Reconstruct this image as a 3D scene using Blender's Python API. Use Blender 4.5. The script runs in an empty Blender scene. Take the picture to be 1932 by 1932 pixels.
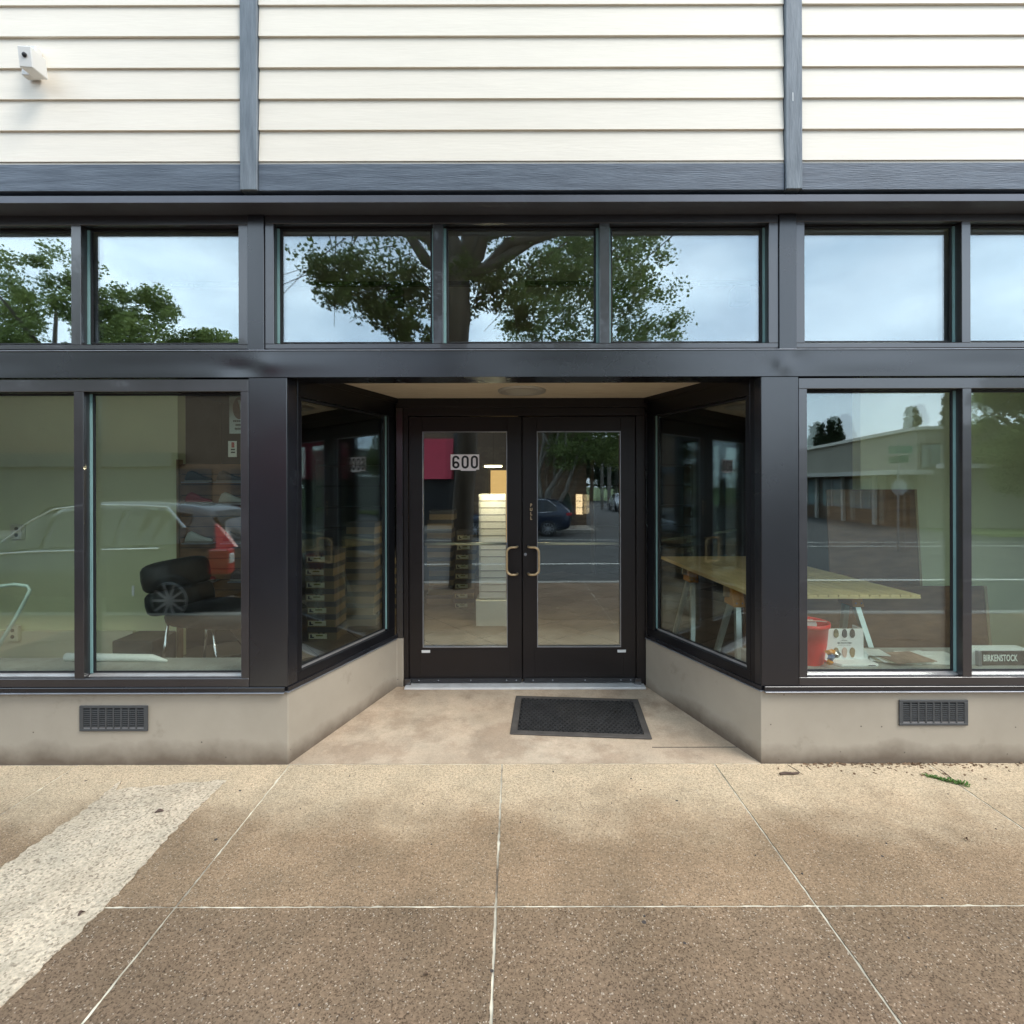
import bpy, bmesh, math, random
import numpy as np
from mathutils import Matrix, Vector
random.seed(7); rng = np.random.default_rng(7)
S = bpy.context.scene
COL = S.collection
R = math.radians

# ---------------- camera ----------------
cd = bpy.data.cameras.new('camera'); cam = bpy.data.objects.new('camera', cd); COL.objects.link(cam)
cd.sensor_width = 36; cd.lens = 18.0; cd.clip_start = .05; cd.clip_end = 2000
cam.location = (0, 0, 1.65)
cam.rotation_euler = (R(90), R(0.12), 0)
cd.shift_x = -4 / 1932; cd.shift_y = -51 / 1932
S.camera = cam

# ---------------- world, sun, exposure ----------------
SUN_EL, SUN_AZ = 50, 127          # azimuth clockwise from +Y
W = bpy.data.worlds.new('World'); S.world = W; W.use_nodes = True
nt = W.node_tree; nt.nodes.clear()
def N(t, **k):
    n = nt.nodes.new(t)
    for a, b in k.items(): setattr(n, a, b)
    return n
sky = N('ShaderNodeTexSky', sky_type='NISHITA', sun_disc=False)
sky.sun_elevation = R(SUN_EL); sky.sun_rotation = R(SUN_AZ); sky.dust_density = 1.5
tc = N('ShaderNodeTexCoord')
mp = N('ShaderNodeMapping'); mp.inputs['Scale'].default_value = (1, 1, 2.2)
nz = N('ShaderNodeTexNoise'); nz.inputs['Scale'].default_value = 2.3; nz.inputs['Detail'].default_value = 5; nz.inputs['Roughness'].default_value = .5
rp = N('ShaderNodeValToRGB'); rp.color_ramp.elements[0].position = .30; rp.color_ramp.elements[0].color = (.32,)*3 + (1,)
rp.color_ramp.elements[1].position = .62; rp.color_ramp.elements[1].color = (1,)*3 + (1,)
nz2 = N('ShaderNodeTexNoise'); nz2.inputs['Scale'].default_value = 4.1; nz2.inputs['Detail'].default_value = 6
rp2 = N('ShaderNodeValToRGB'); rp2.color_ramp.elements[0].position = .3; rp2.color_ramp.elements[0].color = (6.2, 8.1, 10.1, 1)
rp2.color_ramp.elements[1].position = .7; rp2.color_ramp.elements[1].color = (12.2, 14.1, 15.8, 1)
mx = N('ShaderNodeMix', data_type='RGBA')
bg = N('ShaderNodeBackground'); bg.inputs['Strength'].default_value = .13
ow = N('ShaderNodeOutputWorld')
L = nt.links.new
L(tc.outputs['Generated'], mp.inputs['Vector']); L(mp.outputs[0], nz.inputs['Vector']); L(mp.outputs[0], nz2.inputs['Vector'])
L(nz.outputs['Fac'], rp.inputs[0]); L(nz2.outputs['Fac'], rp2.inputs[0])
L(rp.outputs[0], mx.inputs['Factor']); L(sky.outputs[0], mx.inputs['A']); L(rp2.outputs[0], mx.inputs['B'])
L(mx.outputs['Result'], bg.inputs['Color']); L(bg.outputs[0], ow.inputs['Surface'])
sl = bpy.data.lights.new('sun', 'SUN'); sl.energy = 1.5; sl.angle = R(25); sl.color = (1, .95, .88)
so = bpy.data.objects.new('sun', sl); COL.objects.link(so)
az, el = R(SUN_AZ), R(SUN_EL)
sd = Vector((math.sin(az) * math.cos(el), math.cos(az) * math.cos(el), math.sin(el)))
so.rotation_euler = sd.to_track_quat('Z', 'Y').to_euler(); so.location = (20, -30, 40)
S.view_settings.view_transform = 'Standard'; S.view_settings.look = 'None'
S.view_settings.exposure = 0.78; S.view_settings.gamma = 1; S.view_settings.use_curve_mapping = False
S.render.engine = 'CYCLES'
cy = S.cycles
cy.max_bounces = 10; cy.diffuse_bounces = 4; cy.glossy_bounces = 5; cy.transmission_bounces = 4
cy.transparent_max_bounces = 32; cy.use_denoising = True; cy.caustics_reflective = False; cy.caustics_refractive = False
cy.sample_clamp_indirect = 8
try: cy.denoiser = 'OPENIMAGEDENOISE'
except Exception: pass

# ---------------- helpers ----------------
class MB:
    def __init__(s, M=None): s.v = []; s.f = []; s.M = M
    def add(s, vs, fs):
        n = len(s.v)
        for p in vs:
            p = Vector(p)
            if s.M is not None: p = s.M @ p
            s.v.append(tuple(p))
        s.f += [tuple(i + n for i in f) for f in fs]
        return s
    def box(s, x0, x1, y0, y1, z0, z1):
        if x0 > x1: x0, x1 = x1, x0
        if y0 > y1: y0, y1 = y1, y0
        if z0 > z1: z0, z1 = z1, z0
        return s.add([(x0,y0,z0),(x1,y0,z0),(x1,y1,z0),(x0,y1,z0),(x0,y0,z1),(x1,y0,z1),(x1,y1,z1),(x0,y1,z1)],
            [(0,3,2,1),(4,5,6,7),(0,1,5,4),(1,2,6,5),(2,3,7,6),(3,0,4,7)])
    def hexa(s, lo, hi):      # two quads (bottom, top)
        return s.add(list(lo) + list(hi), [(0,3,2,1),(4,5,6,7),(0,1,5,4),(1,2,6,5),(2,3,7,6),(3,0,4,7)])
    def prism(s, poly, z0, z1, axis='z'):
        n = len(poly)
        if axis == 'z': a = [(x,y,z0) for x,y in poly]; b = [(x,y,z1) for x,y in poly]
        elif axis == 'y': a = [(x,z0,z) for x,z in poly]; b = [(x,z1,z) for x,z in poly]
        else: a = [(z0,y,z) for y,z in poly]; b = [(z1,y,z) for y,z in poly]
        return s.add(a + b, [tuple(range(n))[::-1], tuple(range(n, 2*n))] + [(i, (i+1)%n, n+(i+1)%n, n+i) for i in range(n)])
    def tube(s, pts, r, n=8, cap=True):
        pts = [Vector(p) for p in pts]; m = len(pts)
        rs = r if isinstance(r, (list, tuple)) else [r]*m
        vs = []; up = None
        for i, p in enumerate(pts):
            t = (pts[min(i+1, m-1)] - pts[max(i-1, 0)]).normalized()
            if up is None:
                up = t.orthogonal().normalized()
            else:
                up = (up - t * up.dot(t)); up = up.normalized() if up.length > 1e-6 else t.orthogonal().normalized()
            w = t.cross(up)
            for k in range(n):
                a = 2*math.pi*k/n
                vs.append(p + (up*math.cos(a) + w*math.sin(a)) * rs[i])
        fs = [(i*n+k, i*n+(k+1)%n, (i+1)*n+(k+1)%n, (i+1)*n+k) for i in range(m-1) for k in range(n)]
        if cap: fs += [tuple(range(n))[::-1], tuple(range((m-1)*n, m*n))]
        return s.add(vs, fs)
    def lathe(s, prof, cx=0, cy=0, n=24, cap=True, axis='z', c3=0):
        vs = []; m = len(prof)
        for r, z in prof:
            for k in range(n):
                a = 2*math.pi*k/n; p, q = r*math.cos(a), r*math.sin(a)
                if axis == 'z': vs.append((cx+p, cy+q, z))
                else: vs.append((cx+p, c3+z, cy+q))        # axis y: prof second value along y
        fs = [(i*n+k, i*n+(k+1)%n, (i+1)*n+(k+1)%n, (i+1)*n+k) for i in range(m-1) for k in range(n)]
        if cap: fs += [tuple(range(n))[::-1], tuple(range((m-1)*n, m*n))]
        return s.add(vs, fs)
def link(name, me, parent=None, loc=None):
    o = bpy.data.objects.new(name, me); COL.objects.link(o)
    if parent is not None: o.parent = parent
    if loc is not None: o.location = loc
    return o
def build(b, name, mat, parent=None, bevel=0, smooth=False, world=True, sub=0, segs=1):
    off = Vector((0,0,0))
    if parent is not None and world: 
        p = parent
        while p is not None: off += Vector(p.location); p = p.parent
    me = bpy.data.meshes.new(name)
    me.from_pydata([tuple(Vector(v) - off) for v in b.v] if off.length else b.v, [], b.f)
    me.materials.append(mat); me.validate(); 
    bm = bmesh.new(); bm.from_mesh(me); bmesh.ops.recalc_face_normals(bm, faces=bm.faces); bm.to_mesh(me); bm.free()
    if smooth: me.shade_smooth()
    o = link(name, me, parent)
    if bevel:
        m = o.modifiers.new('bevel', 'BEVEL'); m.width = bevel; m.segments = segs; m.limit_method = 'ANGLE'; m.angle_limit = R(40)
    if sub:
        m = o.modifiers.new('sub', 'SUBSURF'); m.levels = sub; m.render_levels = sub
    return o
def tag(o, label=None, cat=None, group=None, kind=None):
    if label: o['label'] = label
    if cat: o['category'] = cat
    if group: o['group'] = group
    if kind: o['kind'] = kind
    return o
def empty(name, loc, label=None, cat=None, group=None, rz=0, kind=None):
    o = bpy.data.objects.new(name, None); COL.objects.link(o); o.location = loc; o.rotation_euler = (0,0,rz)
    o.empty_display_size = .2
    return tag(o, label, cat, group, kind)
def copy_tree(o, parent=None):
    c = o.copy(); COL.objects.link(c)
    if parent is not None: c.parent = parent
    for ch in list(o.children): copy_tree(ch, c)
    return c
def text_mesh(body, size, mat, name, parent=None, M=None, sx=1, offset=0, ext=.0006, align='CENTER', spacing=1):
    c = bpy.data.curves.new(name, 'FONT'); c.body = body; c.size = size; c.align_x = align; c.align_y = 'CENTER'
    c.extrude = ext; c.offset = offset; c.space_character = spacing; c.resolution_u = 3
    t = bpy.data.objects.new('t', c); COL.objects.link(t)
    dg = bpy.context.evaluated_depsgraph_get(); dg.update()
    me = bpy.data.meshes.new_from_object(t.evaluated_get(dg)); bpy.data.objects.remove(t)
    me.transform(Matrix.Diagonal((sx, 1, 1, 1))); me.transform(Matrix.Rotation(R(90), 4, 'X'))
    if M is not None: me.transform(M)
    if parent is not None:
        off = Vector((0,0,0)); p = parent
        while p is not None: off += Vector(p.location); p = p.parent
        me.transform(Matrix.Translation(-off))
    me.materials.clear(); me.materials.append(mat); me.name = name
    return link(name, me, parent)

# ---------------- materials ----------------
def mat(name, color, rough=.6, var=.0, vscale=3, bump=0, bscale=40, spec=.5, metal=0, stretch=(1,1,1), c2=None, detail=4, alpha=None, emit=None, objvar=0, coat=0, rvar=0):
    m = bpy.data.materials.new(name); m.use_nodes = True; t = m.node_tree; b = t.nodes['Principled BSDF']
    b.inputs['Roughness'].default_value = rough; b.inputs['Specular IOR Level'].default_value = spec; b.inputs['Metallic'].default_value = metal
    if coat: b.inputs['Coat Weight'].default_value = coat
    col = tuple(color) + (1,)
    b.inputs['Base Color'].default_value = col
    tcn = t.nodes.new('ShaderNodeTexCoord'); mpn = t.nodes.new('ShaderNodeMapping'); mpn.inputs['Scale'].default_value = stretch
    t.links.new(tcn.outputs['Object'], mpn.inputs['Vector'])
    last = None
    if var or c2:
        n = t.nodes.new('ShaderNodeTexNoise'); n.inputs['Scale'].default_value = vscale; n.inputs['Detail'].default_value = detail; n.inputs['Roughness'].default_value = .62
        t.links.new(mpn.outputs[0], n.inputs['Vector'])
        r = t.nodes.new('ShaderNodeValToRGB'); r.color_ramp.elements[0].position = .3; r.color_ramp.elements[1].position = .7
        a = tuple(c * (1 - var) for c in color); z = tuple(c * (1 + var) for c in color) if c2 is None else c2
        r.color_ramp.elements[0].color = a + (1,); r.color_ramp.elements[1].color = tuple(z) + (1,)
        t.links.new(n.outputs['Fac'], r.inputs[0]); last = r.outputs[0]
        if rvar:
            mr = t.nodes.new('ShaderNodeMapRange'); mr.inputs['To Min'].default_value = max(0, rough - rvar); mr.inputs['To Max'].default_value = rough + rvar
            t.links.new(n.outputs['Fac'], mr.inputs[0]); t.links.new(mr.outputs[0], b.inputs['Roughness'])
    if objvar:
        oi = t.nodes.new('ShaderNodeObjectInfo'); mr = t.nodes.new('ShaderNodeMapRange'); mr.inputs['To Min'].default_value = 1 - objvar; mr.inputs['To Max'].default_value = 1 + objvar
        t.links.new(oi.outputs['Random'], mr.inputs[0])
        mu = t.nodes.new('ShaderNodeMix'); mu.data_type = 'RGBA'; mu.blend_type = 'MULTIPLY'; mu.inputs['Factor'].default_value = 1
        if last is not None: t.links.new(last, mu.inputs['A'])
        else: mu.inputs['A'].default_value = col
        t.links.new(mr.outputs[0], mu.inputs['B']); last = mu.outputs['Result']
    if last is not None: t.links.new(last, b.inputs['Base Color'])
    if bump:
        n = t.nodes.new('ShaderNodeTexNoise'); n.inputs['Scale'].default_value = bscale; n.inputs['Detail'].default_value = 3
        t.links.new(mpn.outputs[0], n.inputs['Vector'])
        bp = t.nodes.new('ShaderNodeBump'); bp.inputs['Strength'].default_value = bump; bp.inputs['Distance'].default_value = .01
        t.links.new(n.outputs['Fac'], bp.inputs['Height']); t.links.new(bp.outputs[0], b.inputs['Normal'])
    if emit: b.inputs['Emission Color'].default_value = tuple(emit[:3]) + (1,); b.inputs['Emission Strength'].default_value = emit[3]
    return m

def glass(name, r0, tint, warp=.0, wscale=1.0):
    m = bpy.data.materials.new(name); m.use_nodes = True; t = m.node_tree; t.nodes.clear()
    o = t.nodes.new('ShaderNodeOutputMaterial'); mixn = t.nodes.new('ShaderNodeMixShader')
    tr = t.nodes.new('ShaderNodeBsdfTransparent'); tr.inputs[0].default_value = tuple(tint) + (1,)
    gl = t.nodes.new('ShaderNodeBsdfGlossy'); gl.inputs['Roughness'].default_value = 0; gl.inputs['Color'].default_value = (.88, .97, 1, 1)
    ge = t.nodes.new('ShaderNodeNewGeometry'); dp = t.nodes.new('ShaderNodeVectorMath'); dp.operation = 'DOT_PRODUCT'
    t.links.new(ge.outputs['Normal'], dp.inputs[0]); t.links.new(ge.outputs['Incoming'], dp.inputs[1])
    def mth(op, a, b=None):
        q = t.nodes.new('ShaderNodeMath'); q.operation = op
        for i_, v_ in ((0, a), (1, b)):
            if v_ is None: continue
            if isinstance(v_, (int, float)): q.inputs[i_].default_value = v_
            else: t.links.new(v_, q.inputs[i_])
        return q
    fr = mth('MULTIPLY_ADD', mth('POWER', mth('SUBTRACT', 1.0, mth('ABSOLUTE', dp.outputs['Value']).outputs[0]).outputs[0], 5.0).outputs[0], .96); fr.inputs[2].default_value = .04
    ad = t.nodes.new('ShaderNodeMath'); ad.operation = 'ADD'; ad.use_clamp = True; ad.inputs[1].default_value = r0
    t.links.new(fr.outputs[0], ad.inputs[0]); t.links.new(ad.outputs[0], mixn.inputs[0])
    t.links.new(tr.outputs[0], mixn.inputs[1]); t.links.new(gl.outputs[0], mixn.inputs[2]); t.links.new(mixn.outputs[0], o.inputs['Surface'])
    if warp:
        tcn = t.nodes.new('ShaderNodeTexCoord'); n = t.nodes.new('ShaderNodeTexNoise'); n.inputs['Scale'].default_value = wscale; n.inputs['Detail'].default_value = 1
        bp = t.nodes.new('ShaderNodeBump'); bp.inputs['Strength'].default_value = 1; bp.inputs['Distance'].default_value = warp
        t.links.new(tcn.outputs['Object'], n.inputs['Vector']); t.links.new(n.outputs['Fac'], bp.inputs['Height']); t.links.new(bp.outputs[0], gl.inputs['Normal'])
    return m

def streak(name, color, c2, rough, st, vscale, bump, spec=.5, objvar=.03, pos=(.35,.7)):
    m = mat(name, color, rough, 0, vscale, bump, vscale*2.5, spec, stretch=st, c2=c2, detail=6, objvar=objvar)
    return m

M_siding = mat('siding_paint', (.84,.765,.655), .55, .03, 2.2, .10, 9, stretch=(1,1,9), objvar=.02, spec=.3)
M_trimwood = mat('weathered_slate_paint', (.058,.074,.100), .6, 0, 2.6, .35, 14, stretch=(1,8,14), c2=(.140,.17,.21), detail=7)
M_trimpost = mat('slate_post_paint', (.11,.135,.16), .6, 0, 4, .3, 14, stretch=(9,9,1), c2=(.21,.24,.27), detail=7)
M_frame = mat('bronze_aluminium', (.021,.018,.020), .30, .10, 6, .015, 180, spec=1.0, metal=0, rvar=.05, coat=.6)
M_frame2 = mat('shade_darkened_aluminium', (.0040,.0041,.0060), .32, .10, 6, .015, 180, spec=.5, rvar=.05)  # darker copy of the frame metal, entrance shade put into its colour
M_clad = mat('dark_metal_cladding', (.0065,.0067,.0098), .27, .12, 1.6, .22, 1.3, spec=1.0, metal=0, rvar=.05)
M_door = mat('door_bronze', (.0125,.0092,.0092), .42, .08, 5, .01, 150, spec=.4, rvar=.08)
M_flash = mat('flashing_metal', (.32,.33,.36), .35, .15, 8, .02, 60, metal=.6)
M_bead = mat('teal_glazing_spacer', (.25,.42,.41), .4, .1, 6)
M_sill = mat('aluminium_sill', (.42,.39,.37), .35, .18, 9, .04, 70, metal=.5)
M_gasket = mat('black_gasket', (.012,.012,.013), .6)
M_brass = mat('worn_brass', (.68,.50,.29), .33, .15, 12, metal=.55)
M_white = mat('white_plastic', (.75,.76,.75), .4)
M_black = mat('black_paint', (.012,.012,.013), .6)
M_curb = None
M_glass = glass('window_glass', .062, (.985,1,.97), .0007, 1.1)
M_glass_in = glass('inner_window_glass', .01, (.98,.99,.975), .0016, 1.5)
M_glass_tr = glass('transom_glass', .15, (.97,.985,.975), .0006, 1.3)
M_glass_door = glass('door_glass', .085, (.985,.99,.98), .00035, 1.0)

def concrete(name, dark, light, pale, kind, vs=250, amt_=.75):
    m = bpy.data.materials.new(name); m.use_nodes = True; t = m.node_tree; b = t.nodes['Principled BSDF']; ln = t.links.new
    def nd(ty, **k):
        n = t.nodes.new(ty)
        for a, c in k.items(): setattr(n, a, c)
        return n
    def noise(scale, detail=4, rough=.6, vec=None):
        n = nd('ShaderNodeTexNoise'); n.inputs['Scale'].default_value = scale; n.inputs['Detail'].default_value = detail; n.inputs['Roughness'].default_value = rough
        ln(vec or g.outputs['Object'], n.inputs['Vector']); return n.outputs['Fac']
    def ramp(src, p0, p1, c0=(0,0,0), c1=(1,1,1)):
        r = nd('ShaderNodeValToRGB'); r.color_ramp.elements[0].position = p0; r.color_ramp.elements[1].position = p1
        r.color_ramp.elements[0].color = tuple(c0) + (1,); r.color_ramp.elements[1].color = tuple(c1) + (1,); ln(src, r.inputs[0]); return r.outputs[0]
    def mixc(f, a, c, bt='MIX'):
        x = nd('ShaderNodeMix', data_type='RGBA', blend_type=bt)
        for s, v in (('Factor', f), ('A', a), ('B', c)):
            if isinstance(v, (float, int)): x.inputs[s].default_value = v
            elif isinstance(v, tuple): x.inputs[s].default_value = v + (1,)
            else: ln(v, x.inputs[s])
        return x.outputs['Result']
    g = nd('ShaderNodeTexCoord')
    base = ramp(noise(1.6, 6, .6), .35, .68, dark, light)
    if kind == 'walk':
        # pale dry band beside the building, ragged edge
        sp = nd('ShaderNodeSeparateXYZ'); ln(g.outputs['Object'], sp.inputs[0])
        m1 = nd('ShaderNodeMath', operation='MULTIPLY_ADD'); ln(noise(2.3, 5, .6), m1.inputs[0]); m1.inputs[1].default_value = .9; ln(sp.outputs['Y'], m1.inputs[2])
        f = ramp(m1.outputs[0], .0, 1.0)
        mr = nd('ShaderNodeMapRange'); mr.inputs['From Min'].default_value = 2.75; mr.inputs['From Max'].default_value = 3.35; ln(m1.outputs[0], mr.inputs[0]); mr.interpolation_type = 'SMOOTHSTEP'
        base = mixc(mr.outputs[0], base, pale)
        # broad warm gradient of wear
        mr2 = nd('ShaderNodeMapRange'); mr2.inputs['From Min'].default_value = 1.6; mr2.inputs['From Max'].default_value = 3.2; mr2.inputs['To Min'].default_value = .0; mr2.inputs['To Max'].default_value = .42; ln(m1.outputs[0], mr2.inputs[0])
        base = mixc(mr2.outputs[0], base, (.37,.272,.165))
    if kind == 'recess':
        st = ramp(noise(2.6, 6, .7), .42, .66)
        base = mixc(st, base, pale)
        base = mixc(ramp(noise(1.3, 6, .65), .52, .72), base, (dark[0]*.72, dark[1]*.68, dark[2]*.62))
    # exposed aggregate speckle
    v = nd('ShaderNodeTexVoronoi', feature='F1'); v.inputs['Scale'].default_value = vs if kind != 'patch' else 120; ln(g.outputs['Object'], v.inputs['Vector'])
    hs = nd('ShaderNodeSeparateXYZ'); ln(v.outputs['Color'], hs.inputs[0])
    amt = {'walk': amt_, 'patch': .7, 'recess': .2, 'wall': .0}[kind]
    if amt:
        sp1 = ramp(hs.outputs['X'], .02, .34, (.34,.30,.27), (1.08,1.07,1.05)); base = mixc(amt, base, sp1, 'MULTIPLY')
        sp2 = ramp(hs.outputs['Y'], .95, .99, (0,0,0), (1,1,1)); base = mixc(sp2, base, mixc(.45*amt+.1, base, (.75,.66,.55)))
        base = mixc(amt*.9, base, ramp(noise(75, 3, .8), .3, .7, (.55,.52,.50), (1.42,1.38,1.34)), 'MULTIPLY'); base = mixc(.8, base, ramp(noise(3.6, 7, .7), .25, .75, (.72,.74,.72), (1.22,1.18,1.12)), 'MULTIPLY')
    base = mixc(ramp(noise(5.5, 5, .65), .62, .76), base, mixc(.35, base, (.12,.10,.07)))
    if kind == 'wall':
        sp = nd('ShaderNodeSeparateXYZ'); ln(g.outputs['Object'], sp.inputs[0])
        m1 = nd('ShaderNodeMath', operation='MULTIPLY_ADD'); ln(noise(3.0, 5, .6), m1.inputs[0]); m1.inputs[1].default_value = -.22; ln(sp.outputs['Z'], m1.inputs[2])
        mr = nd('ShaderNodeMapRange'); mr.inputs['From Min'].default_value = -.10; mr.inputs['From Max'].default_value = .02; mr.inputs['To Min'].default_value = 1; mr.inputs['To Max'].default_value = 0; ln(m1.outputs[0], mr.inputs[0])
        base = mixc(mr.outputs[0], base, (.15,.115,.085))
        v2 = nd('ShaderNodeTexVoronoi', feature='F1'); v2.inputs['Scale'].default_value = 9; ln(g.outputs['Object'], v2.inputs['Vector'])
        base = mixc(ramp(v2.outputs['Distance'], .03, .05, (1,1,1), (0,0,0)), base, (.12,.10,.08))
    ln(base, b.inputs['Base Color']); b.inputs['Roughness'].default_value = .8; b.inputs['Specular IOR Level'].default_value = .25
    bp = nd('ShaderNodeBump'); bp.inputs['Strength'].default_value = {'walk': .55, 'patch': .7, 'recess': .25, 'wall': .12}[kind]; bp.inputs['Distance'].default_value = .004
    ln(noise({'walk': 130, 'patch': 90, 'recess': 60, 'wall': 26}[kind], 4, .7), bp.inputs['Height']); ln(bp.outputs[0], b.inputs['Normal'])
    return m
M_walk = concrete('sidewalk_concrete', (.218,.150,.100), (.325,.228,.152), (.68,.565,.42), 'walk')
M_walk2 = concrete('front_slab_concrete', (.150,.104,.072), (.222,.157,.110), (.66,.54,.38), 'walk', 225, .9)
M_patch = concrete('pale_aggregate_concrete', (.50,.42,.32), (.72,.62,.49), (.6,.5,.4), 'patch')
M_recess = concrete('recess_concrete', (.37,.28,.205), (.47,.365,.27), (.63,.515,.395), 'recess')
M_curb = concrete('taupe_painted_concrete', (.345,.298,.235), (.405,.352,.28), (.4,.4,.4), 'wall')
M_joint = mat('joint_sand', (.15,.11,.075), .9, 0, 4.0, .3, 60, c2=(.93,.86,.68))
# ======================= measured frame of the shop front =======================
YF = 3.03                                   # storefront plane (m in front of the camera)
s0 = YF / 966
def fX(px): return (px - 970) * s0
def fZ(py): return 1.65 + (915 - py) * s0

# ======================= sidewalk =======================
walk = build(MB().box(-30, 40, -.35, 3.2, -.18, -.0035), 'sidewalk', M_joint); tag(walk, kind='structure')
xs = [-30.2 + 1.255*i + .08 for i in range(0, 57)]
off = (-1.33 - xs[0]) % 1.255; xs = [x + off for x in xs]
ysl = [3.03, 2.005, .75, -.35]
cr = build(MB().box(-30, 40, -.51, -.352, -.2, .002), 'kerb', mat('kerb_concrete', (.30,.28,.25), .8, .15, 3, .2, 50)); tag(cr, kind='structure')
for j in range(3):
    y1, y0 = ysl[j], ysl[j+1]
    for i in range(len(xs) - 1):
        if xs[i+1] > 40: continue
        if not (-6 < xs[i] < 6): continue
        e = .0055
        e = .0047; xa, xb, ya, yb = xs[i] + e, xs[i+1] - e, y0 + e, y1 - e; nn = 46; jt = lambda: random.uniform(-.0016, .0016) - (random.random() < .06)*random.uniform(.001, .004)
        if ya > .6 and -3.5 < xa < 3.4:
            pl = [(xa+(xb-xa)*t/nn, ya-jt()) for t in range(0, nn)] + [(xb+jt(), ya+(yb-ya)*t/nn) for t in range(0, nn)] + [(xb-(xb-xa)*t/nn, yb+jt()) for t in range(0, nn)] + [(xa-jt(), yb-(yb-ya)*t/nn) for t in range(0, nn)]
            build(MB().prism(pl, -.05, 0), 'slab', M_walk2 if j else M_walk, walk)
        else: build(MB().box(xa, xb, ya, yb, -.05, 0), 'slab', M_walk2 if j else M_walk, walk, bevel=.003)
for x0, x1 in ((-30, xs[[i for i, x in enumerate(xs) if x > -6][0]] - .004), (xs[[i for i, x in enumerate(xs) if x < 6][-1] + 1] + .004, 40)):
    build(MB().box(x0, x1, -.346, 3.026, -.05, 0), 'slab', M_walk, walk)
# pale repaired strip across the slabs
pv = []
yy = np.linspace(-.34, 2.86, 170)
for k, y in enumerate(yy):
    pv.append((-1.615 + .010*math.sin(y*7) + random.uniform(-.007, .007), y))
for k in range(9):
    t = (k+1)/10; pv.append((-1.60 - .62*t, 2.87 - .10*t + random.uniform(-.012, .012)))
for k, y in enumerate(yy[::-1]):
    pv.append((-2.21 + .02*math.sin(y*5+1) + random.uniform(-.012, .012), y))
build(MB().prism(pv, .0005, .004), 'repair_strip', M_patch, walk)
# tooled shallow groove beside the wall at the right and left
for (xa, ya, xb, yb) in ((1.66, 2.99, 1.72, 2.86), (1.85, 2.99, 1.98, 2.84)):
    pass
# recess floor
flo = build(MB().hexa([(-1.36,3.034,-.1),(1.48,3.034,-.1),(1.06,4.3,-.1),(-.95,4.3,-.1)],
                      [(-1.36,3.034,0.0),(1.48,3.034,0.0),(1.06,4.3,.052),(-.95,4.3,.052)]), 'entrance_floor', M_recess); tag(flo, kind='structure')
g2 = build(MB().box(.86, 1.40, 3.20, 3.205, .0, .0085), 'floor_groove', M_gasket, flo)

# ======================= shop building =======================
bld = empty('shop_building', (0, 0, 0), 'cream clapboard shop with dark metal framed shop windows and a recessed double door', 'shop building')
def part(b, name, m, parent=bld, **k): return build(b, name, m, parent, **k)

# low wall under the windows, wrapping into the entrance
CZ = .428
part(MB().prism([(-8,3.03),(-1.339,3.03),(-.938,4.08),(-.887,4.08),(-.887,4.22),(-1.07,4.22),(-1.46,3.19),(-8,3.19)], -.05, CZ), 'low_wall', M_curb, bevel=.006)
part(MB().prism([(8,3.03),(8,3.19),(1.58,3.19),(1.18,4.22),(1.053,4.22),(1.053,4.08),(1.047,4.08),(1.458,3.03)], -.05, CZ), 'low_wall', M_curb, bevel=.006)

def wallM(ox, oy, ux, uy, side):
    u = Vector((ux, uy, 0)).normalized(); v = Vector((-u.y, u.x, 0)) if side > 0 else Vector((u.y, -u.x, 0))
    return Matrix(((u.x, v.x, 0, ox), (u.y, v.y, 0, oy), (0, 0, 1, 0), (0, 0, 0, 1)))
MF = Matrix.Translation((0, YF, 0))                                  # facade: u = x, v = into the shop
ML = wallM(-1.339, 3.03, .401, 1.05, +1)                              # left entrance side
MR = wallM(1.458, 3.03, -.411, 1.05, -1)                              # right entrance side
LU = math.hypot(.401, 1.05); RU = math.hypot(.411, 1.05)

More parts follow.
